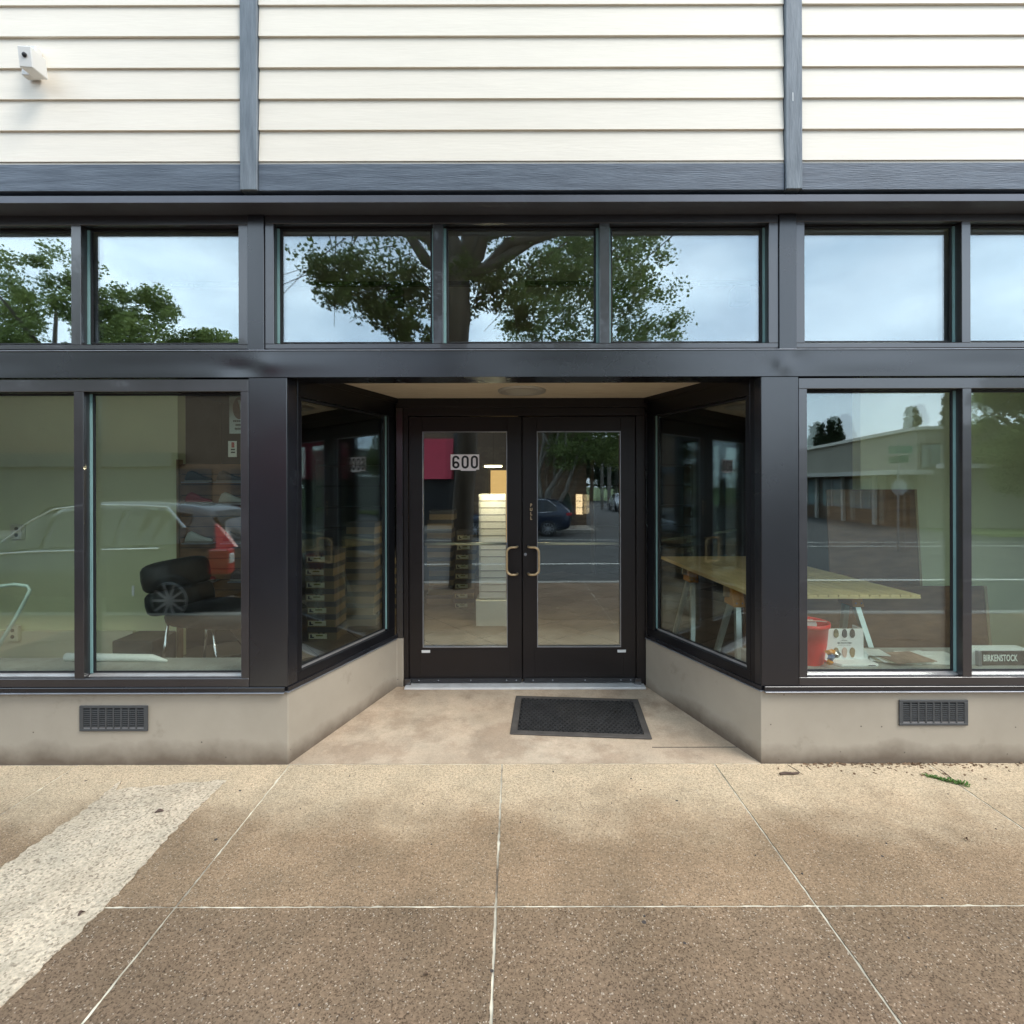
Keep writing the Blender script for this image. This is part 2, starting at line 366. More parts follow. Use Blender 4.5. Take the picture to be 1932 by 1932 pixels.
def window(M, u0, u1, z0, z1, panes, fw=(.047,.047,.055,.05), vg=.052, depth=.078, gm=M_glass, gin=True, tilt=0, name='display_window', bead=True, face=-.012, fm=None):
    """panes: list of (ua, ub) daylight openings in the face; fw only documents the frame"""
    root_b = MB(M); zb, zt = panes['z']
    # one frame mesh: jambs, mullions, head and sill rails butt together
    edges = [u0] + [x for p in panes['u'] for x in p] + [u1]
    for k in range(0, len(edges), 2):
        if edges[k+1] - edges[k] > .001: root_b.box(edges[k], edges[k+1], face, depth, zb, zt)
    root_b.box(u0, u1, face, depth, z0, zb); root_b.box(u0, u1, face, depth, zt, z1)
    w = part(root_b, name, fm or M_frame, bevel=.002)
    for (a, c) in panes['u']:
        g = MB(M)
        d = .004
        part(MB(M).box(a+d, c-d, vg, vg+.006, zb+d, zt-d), 'pane', gm, w)
        if gin:
            t = tilt
            lo = [(a+d, vg+.020, zb+d), (c-d, vg+.020+t, zb+d), (c-d, vg+.023+t, zb+d), (a+d, vg+.023, zb+d)]
            hi = [(x, y + t*.3, zt-d) for x, y, z in lo]
            part(MB(M).hexa(lo, hi), 'inner_pane', M_glass_in, w)
        if bead:
            for (p, q) in ((a, a+.013), (c-.013, c)):
                part(MB(M).box(p, q, vg-.018, vg-.002, zb+.016, zt-.006), 'spacer', M_bead, w)
            part(MB(M).add([(a+.001, face+.03, zb+.001),(c-.001, face+.03, zb+.001),(c-.001, vg-.001, zb+.001),(a+.001, vg-.001, zb+.001),
                            (a+.001, face+.03, zb+.004),(c-.001, face+.03, zb+.004),(c-.001, vg-.001, zb+.018),(a+.001, vg-.001, zb+.018)],
                           [(0,3,2,1),(4,5,6,7),(0,1,5,4),(1,2,6,5),(2,3,7,6),(3,0,4,7)]), 'sill', M_sill, w)
            for q in ((a+.0135, a+.024, vg-.012, vg-.001, zb+.019, zt-.002), (c-.024, c-.0135, vg-.012, vg-.001, zb+.019, zt-.002),
                      (a+.0245, c-.0245, vg-.012, vg-.001, zt-.014, zt-.002), (a+.0245, c-.0245, vg-.010, vg-.001, zb+.019, zb+.026)):
                part(MB(M).box(*q), 'gasket', M_gasket, w)
    return w
# display windows either side of the entrance
zL0, zL1 = .462, fZ(715)
wl = window(MF, -5.3, fX(470.5), zL0, zL1, {'u': [(-5.2,-4.17),(-4.12,-3.55+.01),(-3.49,fX(142.5)),(fX(160.5),fX(456))], 'z': (.512, fZ(738))}, tilt=.004)
wr = window(MF, fX(1505.5), 5.4, zL0, zL1, {'u': [(fX(1521),fX(1813)),(fX(1830),3.62),(3.675,4.5),(4.555,5.3)], 'z': (.512, fZ(735))}, tilt=-.006)
zT0, zT1 = 2.4555, 3.242
tl = window(MF, -5.3, fX(470.5), zT0, zT1, {'u': [(-5.2,-4.17),(-4.12,-3.55),(-3.49,fX(138)),(fX(156.5),fX(452.5))], 'z': (fZ(650), fZ(425))}, gm=M_glass_tr, name='transom_window', bead=True)
tm = window(MF, fX(502.5), fX(1467.5), zT0, zT1, {'u': [(fX(519),fX(818.5)),(fX(837),fX(1131.5)),(fX(1150.5),fX(1449.5))], 'z': (fZ(649), fZ(423))}, gm=M_glass_tr, name='transom_window')
tr_ = window(MF, fX(1500.5), 5.4, zT0, zT1, {'u': [(fX(1517),fX(1812)),(fX(1829),3.62),(3.675,4.5),(4.555,5.3)], 'z': (fZ(649), fZ(421))}, gm=M_glass_tr, name='transom_window')
for w in (wl, wr, tl, tm, tr_): pass
# side windows of the entrance
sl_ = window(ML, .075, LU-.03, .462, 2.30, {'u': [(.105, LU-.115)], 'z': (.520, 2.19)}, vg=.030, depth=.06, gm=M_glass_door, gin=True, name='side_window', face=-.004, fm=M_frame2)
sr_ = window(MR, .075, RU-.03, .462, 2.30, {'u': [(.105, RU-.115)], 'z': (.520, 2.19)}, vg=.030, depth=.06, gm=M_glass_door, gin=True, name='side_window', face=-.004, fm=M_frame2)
# sill flashings on the low wall
for (x0, x1) in ((-8, -1.352), (1.471, 8)):
    part(MB().box(x0, x1, 2.998, 3.15, .4285, .4335), 'sill_flashing', M_flash, bevel=.001)
    part(MB().box(x0, x1, 3.008, 3.15, .434, .4615), 'sill_rail', M_clad, bevel=.002)
for M, U in ((ML, LU), (MR, RU)):
    part(MB(M).box(-.012, U-.005, -.014, .10, .4285, .4335), 'sill_flashing', M_flash, bevel=.001)
    part(MB(M).box(-.008, U-.005, -.009, .10, .434, .4615), 'sill_rail', M_clad, bevel=.002)
# corner columns: front plate + return into the entrance
part(MB().prism([(fX(471),3.018),(-1.339,3.018),(-1.337,3.03),(-1.312,3.098),(-1.40,3.13),(fX(471),3.13)], .4617, 2.2865), 'column', M_clad, bevel=.003)
part(MB().prism([(fX(1505),3.018),(fX(1505),3.13),(1.52,3.13),(1.431,3.098),(1.456,3.03),(1.458,3.018)], .4617, 2.2865), 'column', M_clad, bevel=.003)
# upper pilasters
part(MB().box(fX(471), fX(502), 3.008, 3.16, 2.447, 3.2415), 'pilaster', M_clad, bevel=.002)
part(MB().box(fX(1468), fX(1500), 3.008, 3.16, 2.447, 3.2415), 'pilaster', M_clad, bevel=.002)
# sheet metal beam with slightly oil-canned skin
bz0, bz1 = 2.287, 2.440
nx = 640; bb = MB(); vs = []; fs = []
for k in range(nx+1):
    x = -8 + 16*k/nx
    for j in range(9):
        z = bz0 + (bz1-bz0)*j/8
        w_ = math.sin(math.pi*j/8)
        dent = 0
        for (cx, cz, sx_, sz_, a) in ((-1.62, .25, .10, .35, .011), (-1.44, .55, .06, .5, -.006), (1.585, .5, .05, .6, -.010), (1.68, .75, .07, .4, .008), (1.50, .3, .05, .4, .006), (-1.75,.6,.2,.5,.004)):
            dent += .55*a*math.exp(-((x-cx)/sx_)**2 - ((j/8-cz)/sz_)**2)
        dent += .0011*math.sin(x*2.1+1)*w_ + .0008*math.sin(x*5.3)*w_
        vs.append((x, 3.012 + dent*w_, z))
for k in range(nx):
    for j in range(8):
        a = k*9+j; fs.append((a, a+9, a+10, a+1))
bb.add(vs, fs)
bo = build(bb, 'beam', M_clad, bld, smooth=True)
part(MB().box(-8, 8, 3.0165, 3.2, bz0+.0005, bz0+.004), 'beam_soffit', M_clad); part(MB().box(-8, 8, 3.03, 3.2, bz0+.006, bz1), 'beam_core', M_clad)
part(MB().box(-8, 8, 3.004, 3.16, 2.4415, 2.4465), 'beam_flashing', M_flash, bevel=.001)
# header drip ledge above transoms
part(MB().box(-8, 8, 2.885, 3.2, 3.2435, 3.285), 'drip_ledge', mat('ledge_metal', (.11,.115,.135), .4, .1, 3, .05, 8, metal=.3), bevel=.002)
part(MB().box(-8, 8, 2.945, 3.2, 3.2862, 3.308), 'ledge_backing', M_black)
# slate trim board and posts
for (x0, x1) in ((-8, fX(455)*.951+.0-.0), (fX(487)*.951, 0), (0, 0)): pass
dS = 2.88/966
def sX(px): return (px - 970) * dS
P1, P2, P3, P4 = sX(455), sX(487), sX(1483), sX(1514)
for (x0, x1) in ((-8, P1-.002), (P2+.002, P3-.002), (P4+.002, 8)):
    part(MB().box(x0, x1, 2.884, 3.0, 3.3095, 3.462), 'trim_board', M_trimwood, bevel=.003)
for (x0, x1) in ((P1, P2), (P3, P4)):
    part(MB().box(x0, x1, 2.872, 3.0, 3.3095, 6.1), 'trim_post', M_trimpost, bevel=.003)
part(MB().box(sX(1495.3), sX(1496.5), 2.8705, 2.8719, 1.65+(915-194)*dS, 1.65+(915-178)*dS), 'paint_scratch', M_white)
# clapboards, bottom edge proud of the next
z = 3.478; pitch = .1765
for (x0, x1) in ((-8, P1-.003), (P2+.003, P3-.003), (P4+.003, 8)):
    part(MB().box(x0, x1, 2.893, 3.0, 3.463, 3.476), 'starter_strip', M_siding)
    # narrow return trim next to the posts
for r in range(15):
    for (x0, x1) in ((-8, P1-.004), (P2+.004, P3-.004), (P4+.004, 8)):
        zb = z + r*pitch; j = random.uniform(-.0012, .0012)
        part(MB().hexa([(x0,2.886+j,zb),(x1,2.886+j,zb),(x1,2.96,zb),(x0,2.96,zb)], [(x0,2.899+j,zb+pitch+.008),(x1,2.899+j,zb+pitch+.008),(x1,2.96,zb+pitch+.008),(x0,2.96,zb+pitch+.008)]), 'clapboard', M_siding)
part(MB().box(-8, 8, 2.961, 3.2, 3.463, 6.15), 'upper_wall', M_siding)
part(MB().box(-8.05, 8.05, 2.84, 14.2, 6.151, 6.25), 'roof', M_flash)
# recess soffit, headers, door surround
M_soff = mat('soffit_wood', (.66,.56,.42), .6, 0, 7, .12, 30, c2=(.86,.78,.62), stretch=(1,14,1), detail=6)
part(MB().prism([(-1.45,3.201),(1.55,3.201),(1.10,4.3),(-1.0,4.3)], 2.345, 2.36), 'soffit', M_soff)
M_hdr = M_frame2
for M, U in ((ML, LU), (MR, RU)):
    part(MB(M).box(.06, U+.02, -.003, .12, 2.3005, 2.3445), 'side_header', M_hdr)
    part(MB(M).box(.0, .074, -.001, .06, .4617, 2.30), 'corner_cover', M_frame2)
dY = 4.12; d1 = dY/966
def dX(px): return (px - 970)*d1
def dZ(py): return 1.65 + (915-py)*d1
fr = MB(); X0, X1 = dX(762), dX(1217)
DT = dZ(785)
fr.box(X0, dX(771), dY-.02, dY+.09, .045, DT); fr.box(dX(1199.5), X1, dY-.02, dY+.09, .045, DT)
fr.box(X0, X1, dY-.02, dY+.09, DT+.0005, dZ(770)); 
door_frame = part(fr, 'door_frame', M_door, bevel=.002)
part(MB().box(X0-.06, X1+.06, dY-.03, dY+.1, dZ(769.5), 2.3445), 'door_header', M_door, bevel=.003)
for (xa, xb) in ((X0-.055, X0-.001), (X1+.001, X1+.03)):
    part(MB().box(xa, xb, 4.083, 4.2, CZ+.001, dZ(770)), 'door_jamb', M_clad, bevel=.002)
part(MB().box(X0+.02, X1-.02, dY-.10, dY+.08, .042, .058), 'threshold', mat('threshold_alu', (.85,.85,.84), .35, .1, 10, .02, 60, metal=.4), bevel=.002)
# two door leaves
def leaf(xa, xb, ga, gb, hinge_left):
    gz0, gz1 = dZ(1221), dZ(814); zb = .066
    b = MB(); y0, y1 = dY, dY+.045
    b.box(xa, ga, y0, y1, zb, DT-.004); b.box(gb, xb, y0, y1, zb, DT-.004)
    b.box(ga, gb, y0, y1, zb, gz0); b.box(ga, gb, y0, y1, gz1, DT-.004)
    d = part(b, 'door', M_door, bevel=.002)
    bd = MB(); t = .006
    bd.box(ga-.0001, gb, y0-.004, y0+.012, gz0-.001, gz0+t); bd.box(ga, gb, y0-.004, y0+.012, gz1-t, gz1+.001)
    bd.box(ga, ga+t, y0-.0045, y0+.012, gz0+t, gz1-t); bd.box(gb-t, gb, y0-.0045, y0+.012, gz0+t, gz1-t)
    part(bd, 'glazing_bead', M_flash, d)
    part(MB().box(ga+.002, gb-.002, y0+.014, y0+.020, gz0+.002, gz1-.002), 'pane', M_glass_door, d)
    tl_ = .0055 if hinge_left else -.0055
    part(MB().hexa([(ga+.002,y0+.030,gz0+.002),(gb-.002,y0+.030+tl_,gz0+.002),(gb-.002,y0+.033+tl_,gz0+.002),(ga+.002,y0+.033,gz0+.002)],
                   [(ga+.002,y0+.030,gz1-.002),(gb-.002,y0+.030+tl_,gz1-.002),(gb-.002,y0+.033+tl_,gz1-.002),(ga+.002,y0+.033,gz1-.002)]), 'inner_pane', M_glass_in, d)
    # kick plate line, sweep with screws
    part(MB().box(ga-.02, gb+.02, y0-.0035, y0, .115, gz0-.02), 'kick_plate', M_door, d, bevel=.0015)
    part(MB().box(xa+.012, xb-.004, y0-.016, y0-.0005, .066, .098), 'door_sweep', mat('sweep', (.02,.02,.022), .35, .2, 20), d, bevel=.003)
    for k in (.07, .25, .55, .88, .97):
        xx = xa + .02 + (xb-xa-.04)*k
        part(MB().lathe([(.006,-.0185),(.005,-.0205),(.001,-.0215)], xx, .086, 8, axis='y', c3=y0), 'screw', M_flash, d)
    # push bar on the inside
    part(MB().tube([(ga+.005, y0+.075, 1.168),(gb-.005, y0+.075, 1.168)], .012, 10), 'push_bar', mat('push_bar_metal', (.75,.68,.42), .3, 0, metal=.5), d, smooth=True)
    return d
mid = dX(985)
part(MB().box(mid-.03, mid+.03, dY+.047, dY+.058, .066, DT), 'astragal', M_door)
dl = leaf(dX(771.6), mid-.004, dX(797), dX(957), True)
dr = leaf(mid+.004, dX(1199), dX(1013), dX(1171), False)
def pull(xm, sgn, parent):
    zt, zb2 = dZ(1031), dZ(1082); xo = xm + sgn*.085*1.0; y = dY-.012; yo = dY-.06; rr = .042
    pts = [(xm, dY+.001, zt), (xm+sgn*.006, yo+.02, zt), (xm+sgn*.02, yo, zt)]
    for k in range(7):
        a = k/6*math.pi/2; pts.append((xo - sgn*rr + sgn*rr*math.sin(a), yo, zt - rr + rr*math.cos(a)))
    for k in range(7):
        a = k/6*math.pi/2; pts.append((xo - sgn*rr + sgn*rr*math.cos(a), yo, zb2 + rr - rr*math.sin(a)))
    pts += [(xm+sgn*.02, yo, zb2), (xm+sgn*.006, yo+.02, zb2), (xm, dY+.001, zb2)]
    h = part(MB().tube(pts, .0095, 12), 'handle', M_brass, parent, smooth=True)
    for zz in (zt, zb2):
        part(MB().lathe([(.016,-.004),(.015,-.0075),(.010,-.009)], xm, zz, 14, axis='y', c3=dY), 'handle_rose', M_gasket, parent, smooth=True)
pull(dX(976), -1, dl); pull(dX(996), +1, dr)
part(MB().lathe([(.012,-.001),(.012,-.005),(.006,-.006)], dX(991), dZ(1046), 14, axis='y', c3=dY), 'keyhole', M_flash, dr)
M_goldletter = mat('gold_lettering', (.62,.45,.27), .4, metal=.3)
for k, ch in enumerate('PULL'):
    text_mesh(ch, .034, M_goldletter, 'letter', dr, Matrix.Translation((dX(1002), dY-.0015, dZ(953.5 + k*8.1))), sx=.85, offset=.0012)
for d_, px in ((dl, 803), (dr, 1172)):
    part(MB().box(dX(px-8), dX(px+8), dY-.005, dY-.0036, dZ(1231), dZ(1226)), 'white_sticker', M_white, d_)
for px in (770, 1201):
    part(MB().box(dX(px-6), dX(px+6), dY-.045, dY-.021, .05, .105), 'pivot_cover', M_frame, door_frame, bevel=.003)

# foundation vents
def vent(cx, cz, w, h):
    b = MB(); y = 3.03; b.box(cx-w/2, cx+w/2, y-.010, y-.0008, cz-h/2, cz-h/2+.014); b.box(cx-w/2, cx+w/2, y-.010, y-.0008, cz+h/2-.014, cz+h/2)
    b.box(cx-w/2, cx-w/2+.022, y-.010, y-.0008, cz-h/2+.014, cz+h/2-.014); b.box(cx+w/2-.022, cx+w/2, y-.010, y-.0008, cz-h/2+.014, cz+h/2-.014)
    v = part(b, 'foundation_vent', M_vent, bevel=.0012)
    part(MB().box(cx-w/2+.02, cx+w/2-.02, y-.0025, y-.0009, cz-h/2+.012, cz+h/2-.012), 'vent_backing', M_hole, v)  # black sheet painted in for the dark opening, no hole behind it
    n = 10; z0_, z1_ = cz-h/2+.014, cz+h/2-.014
    for k in range(n+1):
        zz = z0_ + (z1_-z0_)*k/n
        if k in (0, n): continue
        part(MB().hexa([(cx-w/2+.021,y-.0085,zz-.0036),(cx+w/2-.021,y-.0085,zz-.0036),(cx+w/2-.021,y-.003,zz-.001),(cx-w/2+.021,y-.003,zz-.001)],
                       [(cx-w/2+.021,y-.0085,zz+.0016),(cx+w/2-.021,y-.0085,zz+.0016),(cx+w/2-.021,y-.003,zz+.003),(cx-w/2+.021,y-.003,zz+.003)]), 'slat', M_vent, v)
    for k in range(1, 8):
        xx = cx-w/2+.022 + (w-.044)*k/8
        part(MB().box(xx-.0042, xx+.0042, y-.0095, y-.0026, z0_, z1_), 'bar', M_vent, v)
    part(MB().box(cx-w/2+.024, cx+w/2-.024, y-.0072, y-.003, z0_+.001, z0_+.008), 'bright_edge', M_flash, v)
M_vent = mat('vent_grey_plastic', (.060,.062,.064), .5, .12, 20, .03, 60); M_hole = mat('vent_hole', (.004,.004,.004), .9)
vent(fX(215.2), fZ(1353), .402, .150); vent(fX(1758.7), fZ(1345.5), .405, .150)

# ceiling light of the entrance
clt = empty('ceiling_light', (.058, 3.76, 2.345), 'round white recessed light in the wooden ceiling over the entrance', 'ceiling light')
build(MB().lathe([(.176,0),(.174,-.012),(.135,-.016),(.128,-.006),(.10,.0)], .058, 3.76, 40, cap=False).add([], []), 'trim_ring', mat('light_ring', (.55,.53,.48), .4, metal=.2), clt, smooth=True)
bpy.context.view_layer.update()
for v in clt.children: v.data.transform(Matrix.Translation((0,0,2.345)))
for v in clt.children: v.location = (0,0,0); v.data.transform(Matrix.Translation((0,0,0)))
b = MB(); b.lathe([(.127,2.343),(.118,2.338),(.06,2.335),(.001,2.334)], .058, 3.76, 32, cap=False)
build(b, 'lens', mat('light_lens', (.62,.60,.52), .5), clt, smooth=True)

# ======================= shop interior (part of the building) =======================
M_int = mat('interior_wall_paint', (.84,.87,.55), .7, .05, 2, .05, 60)
M_intl = mat('interior_base_paint', (.78,.76,.56), .6, .05, 2, .05, 60)
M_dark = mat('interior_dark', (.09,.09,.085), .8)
M_ifl = mat('interior_tile', (.20,.16,.115), .35, .25, 3, .05, 40, objvar=.22)
M_grout = mat('tile_grout', (.03,.025,.02), .8)
part(MB().box(-8, 8, 4.3, 14, -.1, -.004), 'shop_floor', M_grout); M_sfl = mat('shop_floor_board', (.34,.29,.22), .5, .2, 3); part(MB().box(-8, -1.5, 3.2, 4.29, -.1, -.004), 'shop_floor', M_sfl); part(MB().box(1.62, 8, 3.2, 4.29, -.1, -.004), 'shop_floor', M_sfl); part(MB().box(-8, -3.05, 4.291, 4.89, -.1, -.003), 'shop_floor', M_sfl)
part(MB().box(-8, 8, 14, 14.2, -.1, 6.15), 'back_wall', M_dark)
part(MB().box(-8.2, -8, 3.03, 14.2, -.1, 6.15), 'side_wall', M_curb); part(MB().box(8, 8.2, 3.03, 14.2, -.1, 6.15), 'side_wall', M_curb)
part(MB().box(-8, 8, 3.2, 14, 3.9, 4.0), 'shop_ceiling', mat('shop_ceiling_paint', (.34,.35,.34), .8))
part(MB().box(-8, -5.301, 3.03, 3.2, .4285, 2.28), 'wall_infill', M_curb); part(MB().box(5.401, 8, 3.03, 3.2, .4285, 2.28), 'wall_infill', M_curb)
part(MB().box(-8, -5.301, 3.03, 3.2, 2.45, 3.24), 'wall_infill', M_curb); part(MB().box(5.401, 8, 3.03, 3.2, 2.45, 3.24), 'wall_infill', M_curb)
part(MB().box(-8, -3.22, 4.9, 5.02, -.003, 3.0), 'partition_wall', M_int)
part(MB().box(3.35, 8, 4.95, 5.07, -.003, 3.0), 'partition_wall', M_int)
part(MB().box(-8, -3.62, 4.86, 4.899, -.003, .27), 'wall_base', M_intl)
M_carpet = mat('display_carpet', (.42,.42,.38), .9, .12, 8, .3, 150)
part(MB().box(-8, -1.56, 3.19, 3.44, .40, .496), 'window_ledge', M_carpet, bevel=.004)
part(MB().prism([(1.60,3.19),(8,3.19),(8,3.62),(1.60,3.62)], .40, .496), 'window_ledge', M_carpet, bevel=.004)
# tiles laid on the diagonal
Mt = Matrix.Translation((.1, 6.2, 0)) @ Matrix.Rotation(R(38), 4, 'Z'); ts = .52
tile_me = None
for i in range(-7, 8):
    for j in range(-5, 6):
        c = Mt @ Vector((i*ts, j*ts*1.0, 0))
        if not (4.9 < c.y < 9.5 and -3.0 < c.x < 3.0): continue
        if tile_me is None:
            t0 = build(MB().box(-ts/2+.006, ts/2-.006, -ts/2+.006, ts/2-.006, -.0035, .0), 'tile', M_ifl, bld, world=False); tile_me = t0.data; t0.location = c; t0.rotation_euler = (0,0,R(38))
        else:
            t0 = link('tile', tile_me, bld, c); t0.rotation_euler = (0,0,R(38))
# ======================= things on the outside =======================
# door numbers
M_numw = mat('number_card', (.93,.87,.88), .4); M_numk = mat('number_ink', (.012,.01,.012), .4)
hn = empty('house_number', (dX(877), dY, dZ(871)), 'white 600 number sticker on the left door pane', 'house number')
w3 = (dX(904)-dX(850))/3
build(MB().box(dX(850), dX(904), dY+.0095, dY+.0125, dZ(886), dZ(857)), 'card', M_numw, hn)
build(MB().box(dX(869), dX(898), dY+.0075, dY+.0092, dZ(888), dZ(886)+.006), 'card', M_numw, hn)
for k, ch in enumerate('600'):
    cx = dX((860, 877.5, 895)[k]); H = dZ(859.5)-dZ(884)
    zc = dZ(871.5); ww = .058; th = .0165; yv = dY+.0078
    bm_ = MB()
    def ring(x0, x1, z0, z1, t, b=bm_, y0=yv):
        n = 10; r = (x1-x0)/2; cxx = (x0+x1)/2; o = []; i_ = []
        for s_, zc_ in ((1, z1-r), (-1, z0+r)):
            for q in range(n+1):
                a = (math.pi*q/n) if s_ > 0 else (math.pi + math.pi*q/n)
                o.append((cxx+r*math.cos(a), zc_+r*math.sin(a))); i_.append((cxx+(r-t)*math.cos(a), zc_+(r-t)*math.sin(a)))
        m = len(o)
        b.add([(x, y0, z) for x, z in o]+[(x, y0, z) for x, z in i_]+[(x, y0+.0015, z) for x, z in o]+[(x, y0+.0015, z) for x, z in i_],
              [(q,(q+1)%m,m+(q+1)%m,m+q) for q in range(m)]+[(2*m+q,2*m+(q+1)%m,(q+1)%m,q) for q in range(m)])
    if ch == '0': ring(cx-ww/2, cx+ww/2, zc-H/2, zc+H/2, th)
    else:
        ring(cx-ww/2, cx+ww/2, zc-H/2, zc+H*.06, th)
        n = 10; r = ww/2
        bm_.box(cx-ww/2, cx-ww/2+th, yv, yv+.0015, zc-H*.3, zc+H/2-r)
        pts = [(cx+r*math.cos(math.pi*q/n), zc+H/2-r+r*math.sin(math.pi*q/n)) for q in range(n+1)]; pin = [(cx+(r-th)*math.cos(math.pi*q/n), zc+H/2-r+(r-th)*math.sin(math.pi*q/n)) for q in range(n+1)]
        for q in range(n):
            bm_.prism([pts[q], pts[q+1], pin[q+1], pin[q]], yv, yv+.0015, axis='y')
        bm_.box(cx+ww/2-th, cx+ww/2, yv, yv+.0015, zc+H/2-r-.002, zc+H/2-r+.001)
    build(bm_, 'numeral', M_numk, hn)

# door mat
mt = empty('door_mat', (.447, 3.595, .0245), 'black rubber door mat with ring holes lying askew before the doors', 'door mat', rz=R(-4.3))
mt.rotation_euler = (R(2.36), 0, R(-4.3))
M_rub = mat('black_rubber', (.030,.028,.027), .62, .3, 9, .15, 70); M_rubd = mat('dusty_rubber', (.072,.062,.054), .8, .3, 7, .15, 70)
w, h, bw = .915, .55, .045
b = MB(); 
for (x0,x1,y0,y1) in ((-w/2,w/2,-h/2,-h/2+bw),(-w/2,w/2,h/2-bw,h/2),(-w/2,-w/2+bw,-h/2+bw,h/2-bw),(w/2-bw,w/2,-h/2+bw,h/2-bw)):
    b.box(x0, x1, y0, y1, 0, .010)
build(b, 'border', M_rubd, mt, world=False, bevel=.003)
build(MB().box(-w/2+bw, w/2-bw, -h/2+bw, h/2-bw, .0005, .002), 'web', M_black, mt, world=False)
V = []; F = []; nxr, nyr = 25, 17; iw, ih = w-2*bw-.005, h-2*bw-.005
pxr, pyr = iw/nxr, ih/nyr
def ringverts(cx, cy, rx, ry):
    n = 10; base = len(V)
    for (rr, z) in ((1.0, .002), (1.0, .014), (.66, .014), (.66, .002)):
        for k in range(n):
            a = 2*math.pi*k/n; V.append((cx+rx*rr*math.cos(a), cy+ry*rr*math.sin(a), z))
    for q in range(3):
        for k in range(n):
            F.append((base+q*n+k, base+q*n+(k+1)%n, base+(q+1)*n+(k+1)%n, base+(q+1)*n+k))
for j in range(nyr):
    for i in range(nxr - (j % 2)):
        ringverts(-iw/2 + pxr*(i+.5+(j%2)*.5), -ih/2+pyr*(j+.5), pxr*.52, pyr*.56)
o = build(MB().add(V, F), 'rubber_rings', M_rub, mt, world=False); tag(o, kind='stuff')

# camera-like wall light on the clapboards
wlt = empty('security_light', (-2.68, 2.88, 4.0), 'small white box light with a round sensor on the clapboards, upper left', 'wall light')
M_wl = mat('painted_light_box', (.74,.72,.68), .5, .03, 5, .03, 50)
build(MB().box(-2.735,-2.655,2.845,2.888,3.935,4.10), 'mounting_plate', M_wl, wlt, bevel=.004)
build(MB().box(-2.70,-2.668,2.81,2.846,3.97,4.07), 'bracket', M_wl, wlt, bevel=.003)
Mh = Matrix.Translation((-2.615, 2.785, 3.955)) @ Matrix.Rotation(R(6), 4, 'Z') @ Matrix.Rotation(R(8), 4, 'X')
build(MB(Mh).box(-.034,.034,-.05,.055,-.055,.05), 'housing', M_wl, wlt, bevel=.004)
build(MB(Mh).lathe([(.0125,-.002),(.011,-.006),(.006,-.009),(.001,-.010)], 0, .005, 16, axis='y', c3=-.05), 'sensor', M_black, wlt, smooth=True)

# debris on the pavement
M_leafb = mat('dry_leaf', (.16,.09,.045), .7, .3, 30, objvar=.4); M_twig = mat('bark_twig', (.09,.055,.04), .8, .3, 20, .3, 60)
b = MB()
for k in range(270):
    x = random.choice((random.uniform(1.5, 8), random.uniform(1.6, 3.4), random.gauss(2.3, .25))); yv = 3.026 - abs(random.gauss(0, .022)) - (random.random() < .12)*random.uniform(0, .12)
    if x < 1.48: continue
    r = random.uniform(.003, .011); a = random.uniform(0, 6.3); h_ = random.uniform(.002, .008)
    c, s_ = math.cos(a), math.sin(a); q = [(-r,-r*.4,.001),(r,-r*.5,.002),(r*1.1,r*.4,h_),(-r*.8,r*.5,h_*.6)]
    b.add([(x+p*c-t*s_, yv+p*s_+t*c, zz) for p, t, zz in q] + [(x+p*c-t*s_, yv+p*s_+t*c, zz-.0015) for p, t, zz in q], [(0,1,2,3),(7,6,5,4),(0,4,5,1),(1,5,6,2),(2,6,7,3),(3,7,4,0)])
tag(build(b, 'leaf_litter', M_leafb), 'dry leaf crumbs gathered along the foot of the right wall', 'leaf litter', kind='stuff')
def gleaf(x, y, L_, W_, a, m, name, label, cat, z=.001):
    pts = []; n = 9
    b = MB(Matrix.Translation((x, y, z)) @ Matrix.Rotation(a, 4, 'Z'))
    top = []; 
    for k in range(n):
        t = k/(n-1); top.append((-L_/2 + L_*t, W_/2*math.sin(math.pi*t)**.7, .002+.010*math.sin(3*t)*abs(math.sin(math.pi*t))))
    vs = [(p, 0, q*.4+.001) for p, t, q in top] + top + [(p, -t, q*1.2) for p, t, q in top]
    fs = [(k, k+1, n+k+1, n+k) for k in range(n-1)] + [(k+1, k, 2*n+k, 2*n+k+1) for k in range(n-1)]
    b.add(vs, fs); b.tube([(-L_/2, 0, .002), (-L_/2-L_*.35, .004, .004)], .0009, 5)
    o = build(b, name, m); tag(o, label, cat); return o
def gpos(px, py):
    d = 1.65*966/(py-915); return (px-970)*d/966, d
x, y = gpos(299, 1532); gleaf(x, y, .050, .020, R(200), M_twig, 'fallen_leaf', 'curled brown leaf on the pale strip of pavement at left', 'leaf')
x, y = gpos(152, 1724); gleaf(x, y, .030, .018, R(70), M_twig, 'fallen_leaf', 'small dark leaf low on the pale strip, nearest the left edge', 'leaf')
x, y = gpos(855, 1835); gleaf(-.3, 1.72, .022, .012, R(20), M_leafb, 'fallen_leaf', 'tiny brown leaf on the front slab left of the centre joint', 'leaf')
x, y = gpos(1787, 1560); gleaf(x, y-.1, .02, .01, R(100), M_leafb, 'fallen_leaf', 'tiny brown leaf on the right slab below the green weed', 'leaf')
x, y = gpos(1488, 1463)
tag(build(MB().tube([(x-.055,y-.004,.008),(x-.02,y+.002,.010),(x+.02,y-.002,.009),(x+.058,y+.006,.008)], [.007,.008,.0065,.005], 8), 'twig', M_twig, bevel=0), 'short brown twig on the pavement before the right column', 'twig')
M_crack = mat('crack_dark', (.03,.022,.016), .95)
